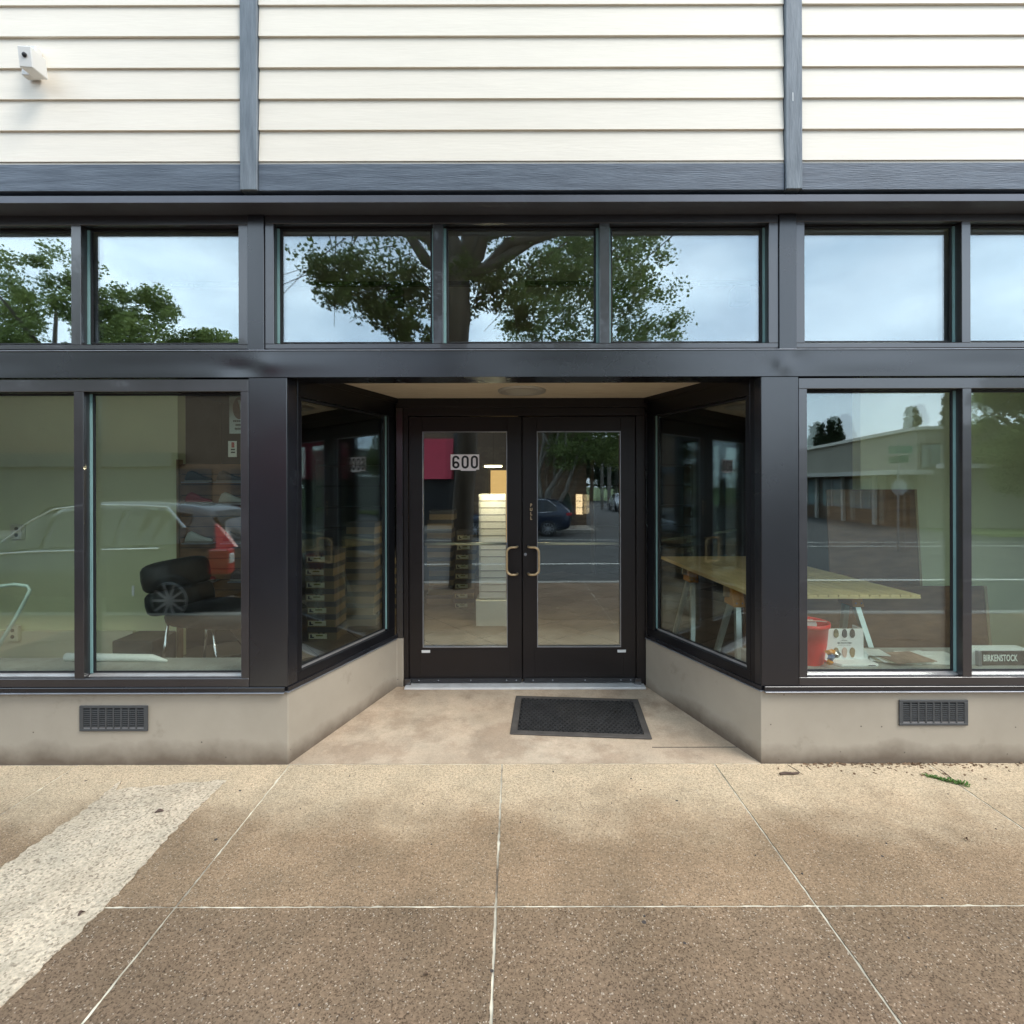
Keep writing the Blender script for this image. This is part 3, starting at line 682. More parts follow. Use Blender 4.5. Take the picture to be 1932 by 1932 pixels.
for (ax, ay, bx_, by_) in ((1484,1443,1514,1463),(1518,1446,1532,1455),(1770,1452,1795,1470)):
    p, q = gpos(ax, ay), gpos(bx_, by_)
    pp = [(p[0]+(q[0]-p[0])*t/5+random.uniform(-.004,.004)*(0<t<5), p[1]+(q[1]-p[1])*t/5+random.uniform(-.003,.003), 0) for t in range(6)]
    build(MB().tube(pp, [.0012,.003,.0022,.003,.002,.001], 5), 'crack', M_crack, walk)
# weed in the joint
M_weed = mat('weed_green', (.10,.19,.035), .6, .3, 30); 
wd = MB(); x, y = gpos(1800, 1481)
for k in range(260):
    t = random.random(); cx = x-.10+.15*t + random.gauss(0,.006); cyy = y+.085-.11*t + random.gauss(0,.008); hh = random.uniform(.003,.02)*(.4+t)
    a = random.uniform(0,6.3); l_ = random.uniform(.006,.016); wv = .004
    dx, dy = math.cos(a), math.sin(a)
    wd.add([(cx,cyy,hh*.2),(cx+dx*l_*.5-dy*wv,cyy+dy*l_*.5+dx*wv,hh),(cx+dx*l_,cyy+dy*l_,hh*.9),(cx+dx*l_*.5+dy*wv,cyy+dy*l_*.5-dx*wv,hh*.8)], [(0,1,2,3)])
tag(build(wd, 'weed', M_weed), 'small green weed growing in the pavement joint at right', 'weed')
M_peb = mat('pebble', (.05,.04,.035), .8, objvar=.3)
b = MB()
for k in range(95):
    x = random.uniform(-2.8, 2.8); yv = random.uniform(1.4, 2.95); r = random.uniform(.0015, .0045) if k < 80 else random.uniform(.006, .010)
    hh = r if r < .005 else .0012; b.lathe([(r,.0003),(r*.95,.0003+hh*.6),(r*.5,.0003+hh)], x, yv, 7)
tag(build(b, 'grit', M_peb), 'scattered dark grit on the pavement slabs', 'grit', kind='stuff')

# ======================= things in the shop windows =======================
def P(px, py, d): return Vector(((px-970)*d/966, d, 1.65+(915-py)*d/966))
# --- left: notices
M_paper = mat('poster_paper', (.42,.50,.48), .6); M_ink = mat('poster_ink', (.05,.055,.055), .6); M_redink = mat('poster_red', (.45,.09,.09), .6); M_shoeink = mat('poster_brown', (.10,.06,.045), .6, .5, 30)
dn = 3.30
tl1, tr1 = P(433,741,dn), P(459,744,dn); 
def quad(name, m, parent, x0, x1, z0, z1, y, th=.0015): return build(MB().box(x0, x1, y, y+th, z0, z1), name, m, parent)
a = P(433,741,dn); c = P(462,817,dn); nx0, nx1, nz1, nz0 = a.x, c.x+.02, a.z, c.z
po = empty('poster', ((nx0+nx1)/2, dn, nz0), 'pale poster with an oval shoe picture, top right corner of the left window', 'poster')
quad('sheet', M_paper, po, nx0, nx1, nz0, nz1, dn)
b = MB(); cx, cz = (nx0+nx1)/2+.006, nz1-.095; n = 28
ov = [(cx+.043*math.cos(2*math.pi*k/n), cz+.072*math.sin(2*math.pi*k/n)) for k in range(n)]
build(MB().prism(ov, dn-.0015, dn-.0002, axis='y'), 'picture', M_shoeink, po)
build(MB().prism([(cx-.01,cz+.05),(cx+.005,cz+.052),(cx+.03,cz-.04),(cx+.018,cz-.05)], dn-.003, dn-.0017, axis='y'), 'slash', M_paper, po)
for k, (wd_, zz) in enumerate(((.040,.075),(.025,.050),(.030,.025))):
    b = MB()
    for q in range(7): b.box(cx-wd_+2*wd_*q/7, cx-wd_+2*wd_*(q+.72)/7, dn-.0012, dn-.0002, nz0+zz, nz0+zz+.012)
    build(b, 'text_line', M_ink, po)
a = P(430,831,dn); c = P(446,861,dn)
no = empty('notice', ((a.x+c.x)/2, dn, c.z), 'small white notice with a red square, below the poster in the left window', 'notice')
quad('sheet', mat('notice_paper', (.62,.64,.56), .6), no, a.x, c.x, c.z, a.z, dn+.004)
quad('red_square', M_redink, no, a.x+.022, a.x+.040, a.z-.042, a.z-.008, dn+.0025, .0012)
for zz in (.050, .068): quad('text_line', M_ink, no, a.x+.018, a.x+.044, a.z-zz-.009, a.z-zz, dn+.0025, .0012)
# --- outlet and switch
for zz, lab, nm, cat in ((1.215, 'beige double switch plate on the olive partition wall, far left window', 'wall_switch', 'switch'), (.262, 'beige socket plate low on the olive wall, far left window', 'wall_outlet', 'outlet')):
    xx = (30-970)/966*4.86
    e = empty(nm, (xx, 4.86, zz), lab, cat); yb = 4.899 if zz > .3 else 4.859
    build(MB().box(xx-.055, xx+.055, yb-.045, yb, zz-.075, zz+.075), 'plate', M_intl, e, bevel=.006)
    for q in (-.03, .03): build(MB().lathe([(.018,-.001),(.017,-.004)], xx+.01, zz+q, 14, axis='y', c3=yb-.045), 'socket', mat('socket', (.2,.19,.13), .5), e)
# --- padded folding chair
M_pad = mat('black_nylon', (.020,.021,.023), .55, .2, 6, .5, 9); M_chrome = mat('chrome', (.75,.76,.78), .15, metal=1)
ch = empty('padded_chair', (-2.60, 4.25, 0), 'black padded chair with thin chrome legs behind the left window', 'chair', rz=R(-12))
def puffy(b, cx, cy, cz, sx, sy, sz, n=3.2, mu=18, mv=10):
    vs = []; 
    for i in range(mv+1):
        ph = -math.pi/2 + math.pi*i/mv
        for j in range(mu):
            th = 2*math.pi*j/mu
            def sp(c, e): return math.copysign(abs(c)**e, c)
            e = 2/n
            vs.append((cx+sx*sp(math.cos(ph),e)*sp(math.cos(th),e), cy+sy*sp(math.cos(ph),e)*sp(math.sin(th),e), cz+sz*sp(math.sin(ph),e)))
    b.add(vs, [(i*mu+j, i*mu+(j+1)%mu, (i+1)*mu+(j+1)%mu, (i+1)*mu+j) for i in range(mv) for j in range(mu)])
    return b
Ms = Matrix.Rotation(R(0), 4, 'X')
seat = MB(); puffy(seat, .20, 0, .605, .38, .28, .085, 4)
build(seat, 'seat', M_pad, ch, world=False, smooth=True)
bk = MB(Matrix.Translation((-.22, 0, .84)) @ Matrix.Rotation(R(-12), 4, 'Y') @ Matrix.Rotation(R(0), 4, 'Z'))
puffy(bk, 0, 0, .07, .14, .27, .13, 4); puffy(bk, 0, 0, -.13, .14, .27, .11, 4)
build(bk, 'backrest', M_pad, ch, world=False, smooth=True)
for (x0, y0, x1, y1) in ((-.12,-.2,-.19,-.22),(-.12,.2,-.19,.22),(.30,-.2,.37,-.22),(.30,.2,.37,.22)):
    build(MB().tube([(x0,y0,.56),(x1,y1,.0)], .011, 8), 'leg', M_chrome, ch, world=False, smooth=True)
build(MB().box(-.375,-.355,-.285,-.279,.78,.86), 'care_tag', M_white, ch, world=False)
bx = tag(build(MB().box(-3.58, -3.22, 4.55, 4.88, 0, .27), 'storage_box', mat('grey_box', (.09,.085,.075), .7, .15, 5), bevel=.01), 'dark grey box on the floor behind the black padded chair', 'box')
# --- white tube rolled paper on the ledge
rl = MB(); rl.tube([(-2.62,3.37,.528),(-2.34,3.39,.526)], [.028,.026], 14); 
tag(build(MB().tube([(-2.95,3.37,.525),(-2.38,3.36,.520),(-2.27,3.345,.505)], [.026,.024,.008], 16), 'paper_roll', mat('white_roll', (.93,.97,.93), .5), smooth=True), 'long white roll lying on the grey ledge in the left window', 'paper roll')
# --- white bent tube, far left
pts = [(-3.42,3.33,.50),(-3.24,3.33,.80),(-3.17,3.33,.93),(-3.15,3.33,.975),(-3.17,3.33,1.0),(-3.25,3.33,1.01),(-3.5,3.33,.98),(-3.9,3.33,.94)]
tag(build(MB().tube(pts, .011, 10), 'bent_tube_stand', mat('pale_tube', (.62,.80,.72), .4), smooth=True), 'pale bent tube stand on the ledge at the far left', 'stand')
# --- brown slatwall with shoes
M_slatb = mat('brown_slat', (.22,.12,.06), .55, .2, 4, .1, 30, stretch=(1,1,6), objvar=.1)
def slatwall(root, x0, x1, y, z0, z1, n, m, th=.018):
    build(MB().box(x0, x1, y+.003+th, y+th+.02, z0, z1), 'backing', M_black, root)
    hh = (z1-z0)/n
    for k in range(n):
        build(MB().box(x0, x1, y, y+th, z0+k*hh+.0035, z0+(k+1)*hh-.0035), 'slat', m, root)
sw = empty('shoe_wall', (-2.65, 4.9, 0), 'brown slatted wall of display shoes behind the left window', 'slat wall')
slatwall(sw, -3.20, -2.05, 4.90, .45, 1.86, 14, M_slatb)
build(MB().box(-3.22,-3.20,4.88,4.95,.0,1.9), 'end_post', mat('tan_edge', (.30,.20,.10), .6), sw)
def shoe(name, x, y, z, L_, m, label, grp, rz=0):
    b = MB(); n = 12; st = []
    prof = [(-.5,.30,.34),(-.42,.36,.80),(-.28,.36,.95),(-.12,.34,.80),(.05,.36,.58),(.22,.42,.42),(.38,.40,.34),(.48,.26,.26),(.5,.08,.14)]
    vs = []
    for (t, w_, h_) in prof:
        for k in range(n):
            a = 2*math.pi*k/n
            vs.append((t*L_, w_*.42*L_*math.cos(a)*.5*2*.5, max(0, .5*h_*.42*L_*(1+math.sin(a)))))
    m_ = len(prof)
    b.add(vs, [(i*n+k, i*n+(k+1)%n, (i+1)*n+(k+1)%n, (i+1)*n+k) for i in range(m_-1) for k in range(n)] + [tuple(range(n)), tuple(range((m_-1)*n, m_*n))])
    e = empty(name, (x, y, z), label, 'shoe', grp, rz=rz)
    build(b, 'upper', m, e, world=False, smooth=True)
    build(MB().prism([(-.51*L_,-.07*L_),(.3*L_,-.09*L_),(.5*L_,-.03*L_),(.5*L_,.03*L_),(.3*L_,.09*L_),(-.51*L_,.07*L_)], -.008, .006), 'sole', M_soleW, e, world=False)
    return e
M_soleW = mat('shoe_sole', (.25,.22,.18), .6)
shk = mat('black_shoe', (.02,.02,.022), .5); shr = mat('red_shoe', (.30,.035,.04), .5); shw = mat('pale_shoe', (.50,.52,.46), .5); shb = mat('brown_shoe', (.10,.05,.03), .5)
shoes = [(-2.98,1.695,shk,'black shoe on the top shelf of the brown slat wall, leftmost'),(-2.68,1.695,shk,'black shoe on the top shelf of the brown slat wall, middle'),(-2.36,1.695,shk,'black shoe on the top shelf of the brown slat wall, rightmost'),
         (-2.98,1.49,shr,'dark red shoe on the second shelf of the brown slat wall'),(-2.66,1.49,shw,'pale shoe on the second shelf of the brown slat wall'),(-2.36,1.49,shk,'black shoe on the second shelf of the brown slat wall'),
         (-2.98,1.12,shw,'white shoe on the third shelf of the brown slat wall'),(-2.62,1.12,shb,'brown shoe on the third shelf of the brown slat wall'),
         (-2.95,.76,shr,'red shoe on the lowest shelf of the brown slat wall'),(-2.55,.76,shb,'brown shoe on the lowest shelf of the brown slat wall')]
for x, z_, m, lb in shoes:
    build(MB().box(x-.13, x+.13, 4.78, 4.899, z_-.018, z_-.009), 'shelf', M_flash, sw)
    shoe('shoe', x, 4.84, z_, .25, m, lb, 'shoes on the brown slat wall')
# --- stacks of shoe boxes
M_cb = mat('shoe_box_card', (.30,.23,.125), .75, .1, 4, objvar=.18); M_cbl = mat('shoe_box_lid', (.10,.098,.085), .75, .1, 4, objvar=.15)
M_lab = mat('box_label', (.90,.90,.62), .5); M_labg = mat('label_olive', (.28,.29,.06), .5)
nb = 0
def shoebox(x, y, z, w, d, h, rz, label, grp, lab=True, m=M_cb):
    e = empty('shoe_box', (x, y, z), label, 'shoe box', grp, rz=rz)
    build(MB().box(-w/2, w/2, -d/2, d/2, 0, h*.66), 'box_body', m, e, world=False)
    build(MB().box(-w/2-.004, w/2+.004, -d/2-.004, d/2+.004, h*.6, h), 'lid', M_cbl, e, world=False)
    if lab:
        y_ = -d/2-.0015
        build(MB().box(-w*.46, w*.16, y_, y_+.0012, h*.10, h*.50), 'label', M_lab, e, world=False)
        build(MB().box(-w*.22, w*.02, y_-.001, y_-.0001, h*.30, h*.42), 'label_bar', M_labg, e, world=False)
        build(MB().prism([(-w*.42,h*.16),(-w*.28,h*.16),(-w*.28,h*.24),(-w*.35,h*.27),(-w*.36,h*.44),(-w*.42,h*.44)], y_-.001, y_-.0001, axis='y'), 'boot_print', M_ink, e, world=False)
        for q in (-.12, .05): build(MB().lathe([(.011,-.001),(.010,-.002)], w*q, h*.56, 8, axis='y', c3=-d/2), 'thumb_hole', M_black, e, world=False)
    return e
ordn = ['bottom','second','third','fourth','fifth','sixth','seventh','eighth','ninth','tenth','eleventh','twelfth']
def stack(cx, cy, n, w, h, d, where, lab, rz=0, maxlab=99):
    for k in range(n):
        nm = 'top' if k == n-1 else ordn[k]
        lb = f'{nm} shoe box of the stack {where}' if k in (0, n-1) else f'{nm} shoe box from the floor {where}'
        shoebox(cx+random.uniform(-.022,.022), cy+random.uniform(-.01,.01), k*h, w, d, h-.002, rz+random.uniform(-.07,.07), lb, 'shoe boxes stacked '+where, lab and k < maxlab)
stack(-2.06, 5.62, 7, .31, .137, .32, 'behind the left side window', True, maxlab=7)
stack(-1.80, 6.15, 9, .34, .135, .32, 'just right of the labelled stack', False)
stack(-.66, 7.0, 8, .26, .130, .3, 'left of the white slat column', True)
stack(-1.02, 7.25, 10, .34, .13, .32, 'deep in the shop behind the left door', False)
stack(-1.42, 6.7, 6, .34, .13, .32, 'low between two taller stacks', False)
# --- white slatted column and plinth
M_ws = mat('white_slatboard', (.90,.93,.88), .5, .03, 3); 
gc = empty('display_column', (-.24, 6.15, .30), 'tall white slatted display column standing on a white box', 'display column')
build(MB().box(-.395,-.10,6.02,6.30,.315,1.545), 'core', M_ws, gc)
n = 15; hh = (1.545-.315)/n
for k in range(n):
    build(MB().box(-.395,-.10,6.0,6.019,.315+k*hh+.005,.315+(k+1)*hh-.005), 'slat', M_ws, gc)
    build(MB().box(-.415,-.396,6.02,6.29,.315+k*hh+.005,.315+(k+1)*hh-.005), 'side_slat', M_ws, gc)
build(MB().box(-.3945,-.1005,6.0192,6.0199,.316,1.544), 'groove', M_black, gc)
tag(build(MB().box(-.45,-.08,5.98,6.34,.0,.302), 'plinth', mat('white_plinth', (.90,.94,.82), .5, .03, 3), bevel=.004), 'plain white box plinth under the white slatted column', 'plinth')
# --- right: slatboard table top on sawhorses
M_slt = mat('yellow_slatboard', (.80,.63,.30), .55, .1, 5, .05, 40, objvar=.05)
tb = empty('slatboard_table', (2.30, 4.5, .86), 'yellowish slatboard panel laid flat as a table on two sawhorses', 'table top')
npl = 16; xa, xb = 1.70, 2.86; ya, yb_ = 3.60, 5.55; pw = (xb-xa)/npl
skew = -.11
for k in range(npl):
    x0 = xa + k*pw + .004; x1 = xa + (k+1)*pw - .004
    build(MB().hexa([(x0,ya,.857),(x1,ya,.857),(x1+skew,yb_,.857),(x0+skew,yb_,.857)], [(x0,ya,.872),(x1,ya,.872),(x1+skew,yb_,.872),(x0+skew,yb_,.872)]), 'slat', M_slt, tb)
build(MB().hexa([(xa,ya+.001,.845),(xb,ya+.001,.845),(xb+skew,yb_,.845),(xa+skew,yb_,.845)], [(xa,ya+.001,.8565),(xb,ya+.001,.8565),(xb+skew,yb_,.8565),(xa+skew,yb_,.8565)]), 'panel', M_slt, tb)
M_or = mat('orange_bracket', (.62,.27,.03), .45); M_zinc = mat('zinc_leg', (.62,.70,.66), .3, .1, 8, metal=.6); M_beamw = mat('sawhorse_beam', (.30,.22,.12), .7)
def horse(y, label):
    e = empty('sawhorse', (2.22, y, 0), label, 'sawhorse', 'sawhorses under the slatboard table')
    build(MB().box(1.66, 2.78, y-.02, y+.02, .765, .844), 'beam', M_beamw, e)
    for sx in (1.74, 2.66):
        build(MB().prism([(y-.045,.845),(y+.045,.845),(y+.095,.70),(y-.095,.70)], sx-.045, sx+.045, axis='x'), 'bracket', M_or, e, bevel=.004)
        for q in (-1, 1):
            sg = 1 if sx > 2 else -1
            build(MB().hexa([(sx-.02+sg*.09,y+q*.30-.02,0),(sx+.02+sg*.09,y+q*.30-.02,0),(sx+.02+sg*.09,y+q*.30+.02,0),(sx-.02+sg*.09,y+q*.30+.02,0)],
                            [(sx-.02,y+q*.055-.02,.72),(sx+.02,y+q*.055-.02,.72),(sx+.02,y+q*.055+.02,.72),(sx-.02,y+q*.055+.02,.72)]), 'leg', M_zinc, e)
            build(MB().lathe([(.007,-.003),(.004,-.007)], sx+q*.022, .73, 8, axis='y', c3=y-.092), 'bolt', M_flash, e)
    return e
horse(4.05, 'nearer sawhorse with orange brackets under the slatboard table'); horse(5.05, 'farther sawhorse with orange brackets under the slatboard table')
# --- plywood sheets
M_ply = mat('plywood', (.30,.16,.085), .65, 0, 2.2, .1, 20, c2=(.16,.08,.045), stretch=(1,1,5), detail=6); M_plye = mat('plywood_edge', (.50,.38,.22), .6)
pl1 = empty('plywood_sheet', (3.40, 4.9, 0), 'upright brown plywood sheet leaning on the wall behind the right window', 'plywood sheet')
build(MB().hexa([(2.95,4.72,.0),(3.78,4.72,.0),(3.78,4.738,.0),(2.95,4.738,.0)], [(2.99,4.90,1.60),(3.83,4.90,1.60),(3.83,4.918,1.60),(2.99,4.918,1.60)]), 'sheet', M_ply, pl1)
build(MB().hexa([(3.781,4.715,.0),(3.80,4.715,.0),(3.80,4.74,.0),(3.781,4.74,.0)], [(3.831,4.895,1.60),(3.85,4.895,1.60),(3.85,4.92,1.60),(3.831,4.92,1.60)]), 'edge', M_plye, pl1)
pl2 = empty('plywood_sheet', (3.3, 4.5, 0), 'long plywood sheet lying on its edge behind the right window', 'plywood sheet')
build(MB().hexa([(2.0,4.45,.0),(4.14,4.45,.0),(4.14,4.468,.0),(2.0,4.468,.0)], [(2.04,4.56,.74),(4.18,4.56,.74),(4.18,4.578,.74),(2.04,4.578,.74)]), 'sheet', M_ply, pl2)
build(MB().hexa([(4.141,4.445,.0),(4.165,4.445,.0),(4.165,4.47,.0),(4.141,4.47,.0)], [(4.181,4.555,.74),(4.205,4.555,.74),(4.205,4.58,.74),(4.181,4.58,.74)]), 'edge', M_plye, pl2)
# --- red bucket, spray bottle
M_red = mat('red_plastic', (.80,.02,.02), .4, .08, 5); lz = .4965
bu = empty('bucket', (1.905, 3.345, lz), 'red plastic bucket on the right window ledge', 'bucket')
build(MB().lathe([(.098,lz),(.118,lz+.12),(.128,lz+.235),(.138,lz+.237),(.138,lz+.262),(.130,lz+.262),(.124,lz+.25),(.112,lz+.12),(.090,lz+.006),(.001,lz+.004)], 1.905, 3.345, 32, cap=False), 'bucket_body', M_red, bu, smooth=True)
hp = [(1.905+.139*math.cos(a), 3.345-.10*math.sin(a)*.35, lz+.25+.05*math.sin(a)*.4) for a in np.linspace(0, math.pi, 16)]
build(MB().tube(hp, .004, 8), 'handle', mat('pink_wire', (.65,.40,.36), .4), bu, smooth=True)
sb = empty('spray_bottle', (1.915, 3.33, lz+.006), 'white spray bottle standing in the red bucket', 'spray bottle')
build(MB().lathe([(.030,lz+.008),(.032,lz+.12),(.020,lz+.17),(.012,lz+.20),(.012,lz+.24)], 1.93, 3.33, 16), 'bottle', M_white, sb, smooth=True)
build(MB().prism([(1.885,lz+.232),(1.90,lz+.225),(1.925,lz+.232),(1.948,lz+.225),(1.965,lz+.235),(1.958,lz+.262),(1.94,lz+.272),(1.90,lz+.272),(1.885,lz+.26)], 3.318, 3.342, axis='y'), 'trigger_head', M_white, sb, bevel=.004)
# crinkled snack packet
pk = empty('snack_packet', (2.0, 3.20, lz), 'crumpled orange and blue packet beside the red bucket', 'packet')
for (cx, cz, sx_, sz_, m, nm) in ((1.985,lz+.098,.036,.020,mat('packet_orange',(.75,.27,.02),.35),'orange_end'),(1.988,lz+.068,.032,.018,mat('packet_blue',(.14,.22,.42),.35),'blue_middle'),(1.982,lz+.035,.022,.020,bpy.data.materials['packet_orange'],'orange_end'),(2.028,lz+.085,.024,.022,mat('packet_silver',(.4,.4,.4),.25,metal=.8),'foil')):
    b = MB(); n = 9; ctr = []
    rim = [(cx+sx_*math.cos(2*math.pi*k/n)*random.uniform(.75,1.25), 3.215+random.uniform(-.012,.012), cz+sz_*math.sin(2*math.pi*k/n)*random.uniform(.7,1.3)) for k in range(n)]
    b.add(rim + [(cx,3.198,cz),(cx,3.232,cz)], [(k,(k+1)%n,n) for k in range(n)] + [((k+1)%n,k,n+1) for k in range(n)])
    build(b, nm, m, pk)
# --- footbed display card
M_wd = mat('white_display', (.95,.97,.96), .35); M_cork = mat('cork_insole', (.38,.26,.13), .7, .2, 20); M_pink = mat('pink_insole', (.68,.48,.40), .6, .1, 8); M_grey = mat('grey_insole', (.10,.10,.11), .6, .1, 9); M_camo = mat('striped_insole', (.12,.11,.06), .6, 0, 24, c2=(.42,.38,.22), stretch=(.3,1,1.4))
fd = empty('footbed_display', (2.07, 3.33, lz), 'white counter display with six insoles beside the red bucket', 'display stand')
dd = 3.33
a = P(1556,1188,dd); c = P(1629,1252,dd); fx0, fx1, fz1, fz0 = a.x, c.x, a.z, lz+.018
build(MB().box(fx0, fx1, dd, dd+.012, fz0, fz1), 'back_panel', M_wd, fd, bevel=.002)
build(MB().box(fx1-.010, fx1, dd+.0125, dd+.10, fz0, fz1), 'side_panel', M_wd, fd, bevel=.002)
build(MB().prism([(fx0-.005,dd+.10),(fx0-.01,dd-.04),(fx0+.05,dd-.095),(fx1+.03,dd-.095),(fx1+.03,dd+.10)], lz, lz+.0175), 'base', M_wd, fd, bevel=.003)
cxs = [fx0+(fx1-fx0)*t for t in (.28,.50,.70)]
def insole(cx, zc, hh_, ww_, m, up):
    n = 16; pts = []
    for k in range(n):
        t = 2*math.pi*k/n; r = 1 - .12*math.cos(t*2)
        x = cx + ww_/2*math.cos(t)*(1.0 if math.sin(t)*up > 0 else .86); pts.append((x, zc + hh_/2*math.sin(t)))
    build(MB().prism(pts, dd-.006, dd-.0005, axis='y'), 'insole', m, fd, bevel=.001)
H_ = fz1-fz0
for k, m in enumerate((M_camo, M_grey, mat('taupe_insole', (.085,.075,.07), .6, .1, 9))): insole(cxs[k], fz1-.14*H_, .30*H_, .036, m, -1)
for k, m in enumerate((M_cork, M_pink, M_cork)): insole(cxs[k], fz0+.22*H_, .34*H_, .036, m, 1)
text_mesh('FEEL THE FOOTBED', .0145, M_grey, 'display_text', fd, Matrix.Translation(((fx0+fx1)/2, dd-.0012, fz0+.53*H_)), sx=.72)
build(MB().box(cxs[1]-.018, cxs[1]+.018, dd-.0012, dd-.0002, fz0+.615*H_, fz0+.63*H_), 'text_rule', M_grey, fd)
build(MB().box(cxs[1]-.042, cxs[1]+.042, dd-.0012, dd-.0002, fz0+.455*H_, fz0+.462*H_), 'text_rule', M_grey, fd)
build(MB().box(fx1-.035, fx1+.01, dd-.0965, dd-.0952, lz+.005, lz+.011), 'base_print', M_grey, fd)
# --- papers and magazines
M_pp = mat('white_paper', (.93,.97,.95), .5); M_mag = mat('magazine_cover', (.40,.28,.22), .4, .4, 14)
def sheet(x, y, z, w, d, a, m, label, cat, name='paper_sheet', th=.0025):
    b = MB(Matrix.Translation((x,y,z)) @ Matrix.Rotation(a, 4, 'Z')); b.box(-w/2,w/2,-d/2,d/2,0,th)
    return tag(build(b, name, m), label, cat)
sheet(2.36,3.42,lz+.032,.21,.14,R(-8),M_pp,'white sheet lying across the crumpled paper beside the display','paper')
ms = empty('magazine_pile', (2.52,3.36,lz), 'fanned pile of magazines on the right window ledge', 'magazines')
for k in range(6):
    b = MB(Matrix.Translation((2.47+.014*k,3.40-.012*k,lz+.0045*k)) @ Matrix.Rotation(R(-22+6*k), 4, 'Z')); b.box(-.14,.14,-.10,.10,0,.0038)
    build(b, 'magazine', M_mag if k in (5,) else (M_pp if k % 2 else mat('magazine_edge%d' % k, (.55,.52,.40), .5)), ms)
cr_ = MB(); base = Vector((2.285,3.36,lz))
for k in range(22):
    p = [base + Vector((random.uniform(-.025,.03), random.uniform(-.03,.03), random.uniform(0,.065))) for _ in range(3)]
    cr_.add(p, [(0,1,2)])
tag(build(cr_, 'crumpled_paper', M_pp), 'crumpled white paper against the right side of the display', 'paper')
sheet(2.78,3.40,lz+.0005,.34,.26,R(-2),M_pp,'large white card flat at the foot of the right window','card', 'white_card', .002)
sheet(2.71,3.47,lz+.003,.20,.10,R(12),M_pp,'small white sheet on top of the large white card','card', 'paper_sheet', .002)
# --- BIRKENSTOCK sign
bs = empty('brand_sign', (3.05, 3.27, lz), 'dark sign with white BIRKENSTOCK lettering in a pale frame', 'sign')
M_sg = mat('sign_brown', (.055,.045,.04), .5, .1, 10); M_sw = mat('sign_white', (.92,.98,.94), .5)
a = P(1829,1233,3.25); c = P(1829,1263,3.25); sx0, sx1 = P(1832,0,3.25).x, P(1832,0,3.25).x+.36; sz0, sz1 = lz, lz+.105
build(MB().box(sx0+.055,sx1,3.25,3.262,sz0+.003,sz1-.014), 'face_panel', M_sg, bs)
build(MB().box(sx0,sx1,3.263,3.33,sz0,sz1), 'body', M_sw, bs)
build(MB().box(sx0+.036,sx0+.054,3.235,3.2625,sz0,sz1-.012), 'end_block', M_flash, bs)
text_mesh('BIRKENSTOCK', .058, M_sw, 'lettering', bs, Matrix.Translation((sx0+.075, 3.249, sz0+.047)), sx=.54, offset=.0009, align='LEFT', ext=.001, spacing=1.06)
# --- inside ceiling track with spot heads
tk = empty('track_light', (0, 4.5, 3.42), 'black ceiling track with hanging lamp heads inside the shop', 'track light')
M_trk = mat('track_black', (.01,.01,.012), .5)
for (x0, x1) in ((-3.0,-.35),(.1,2.4)):
    build(MB().box(x0, x1, 4.48, 4.52, 3.40, 3.435), 'rail', M_trk, tk)
for x in (-2.3,-1.05,.95,2.0):
    build(MB().box(x-.07, x+.07, 4.46, 4.60, 3.24, 3.39), 'lamp_head', M_trk, tk, bevel=.01)
    build(MB().tube([(x,4.5,3.39),(x,4.5,3.42)], .01, 6), 'stem', M_trk, tk)
# dark pendant boards deep inside
# back-of-shop doorway with a self-glowing wall and hoop lamp
bl = empty('lit_doorway', (-.27, 13.9, 0), 'warm lit doorway at the back of the shop seen through the left door', 'doorway')
M_warm = mat('warm_glow_wall', (.6,.45,.2), .8, emit=(1,.62,.22,.55)); M_lamp = mat('lamp_tube', (1,.95,.8), .5, emit=(1,.86,.5,5))
build(MB().box(-.64, .10, 13.95, 13.985, 0.0, 2.05), 'lit_wall', M_warm, bl)  # panel emits its own glow in place of light falling on it
build(MB().box(-.70,-.641, 13.90, 13.99, 0.0, 2.1), 'door_jamb', M_beamw, bl)
lp = empty('tube_lamp', (-.235, 5.78, 1.85), 'oval glowing tube lamp hanging above the white slatted column', 'lamp')
pts = []
for k in range(25):
    a = 2*math.pi*k/24; pts.append((-.235+.092*math.cos(a), 5.78+.06*math.sin(a), 1.86))
build(MB().tube(pts, .0105, 8, cap=False), 'tube', M_lamp, lp, smooth=True)
build(MB().tube([(-.235,5.80,1.875),(-.235,5.80,3.895)], .002, 5), 'cord', M_black, lp); build(MB().lathe([(.001,1.884),(.115,1.884),(.115,1.8745),(.001,1.8745)], -.235, 5.78, 24), 'holder', M_black, lp)  # black disc added over the tube to block light going upward
ll = bpy.data.lights.new('tube_lamp_light', 'AREA'); ll.shape = 'DISK'; ll.size = .16; ll.energy = 7; ll.color = (1,.84,.56)
lo = bpy.data.objects.new('tube_lamp_light', ll); COL.objects.link(lo); lo.parent = lp; lo.location = (0, 0, -.004)
# dark shelving units in the depth of the shop
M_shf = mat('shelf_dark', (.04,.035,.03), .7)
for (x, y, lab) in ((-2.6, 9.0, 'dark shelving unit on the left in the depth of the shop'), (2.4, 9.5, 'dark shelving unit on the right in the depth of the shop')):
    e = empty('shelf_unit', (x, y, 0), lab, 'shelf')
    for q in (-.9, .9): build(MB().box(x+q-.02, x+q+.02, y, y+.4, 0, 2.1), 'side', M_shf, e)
    for k in range(6): build(MB().box(x-.879, x+.879, y, y+.4, .1+k*.38, .13+k*.38), 'shelf', M_shf, e)
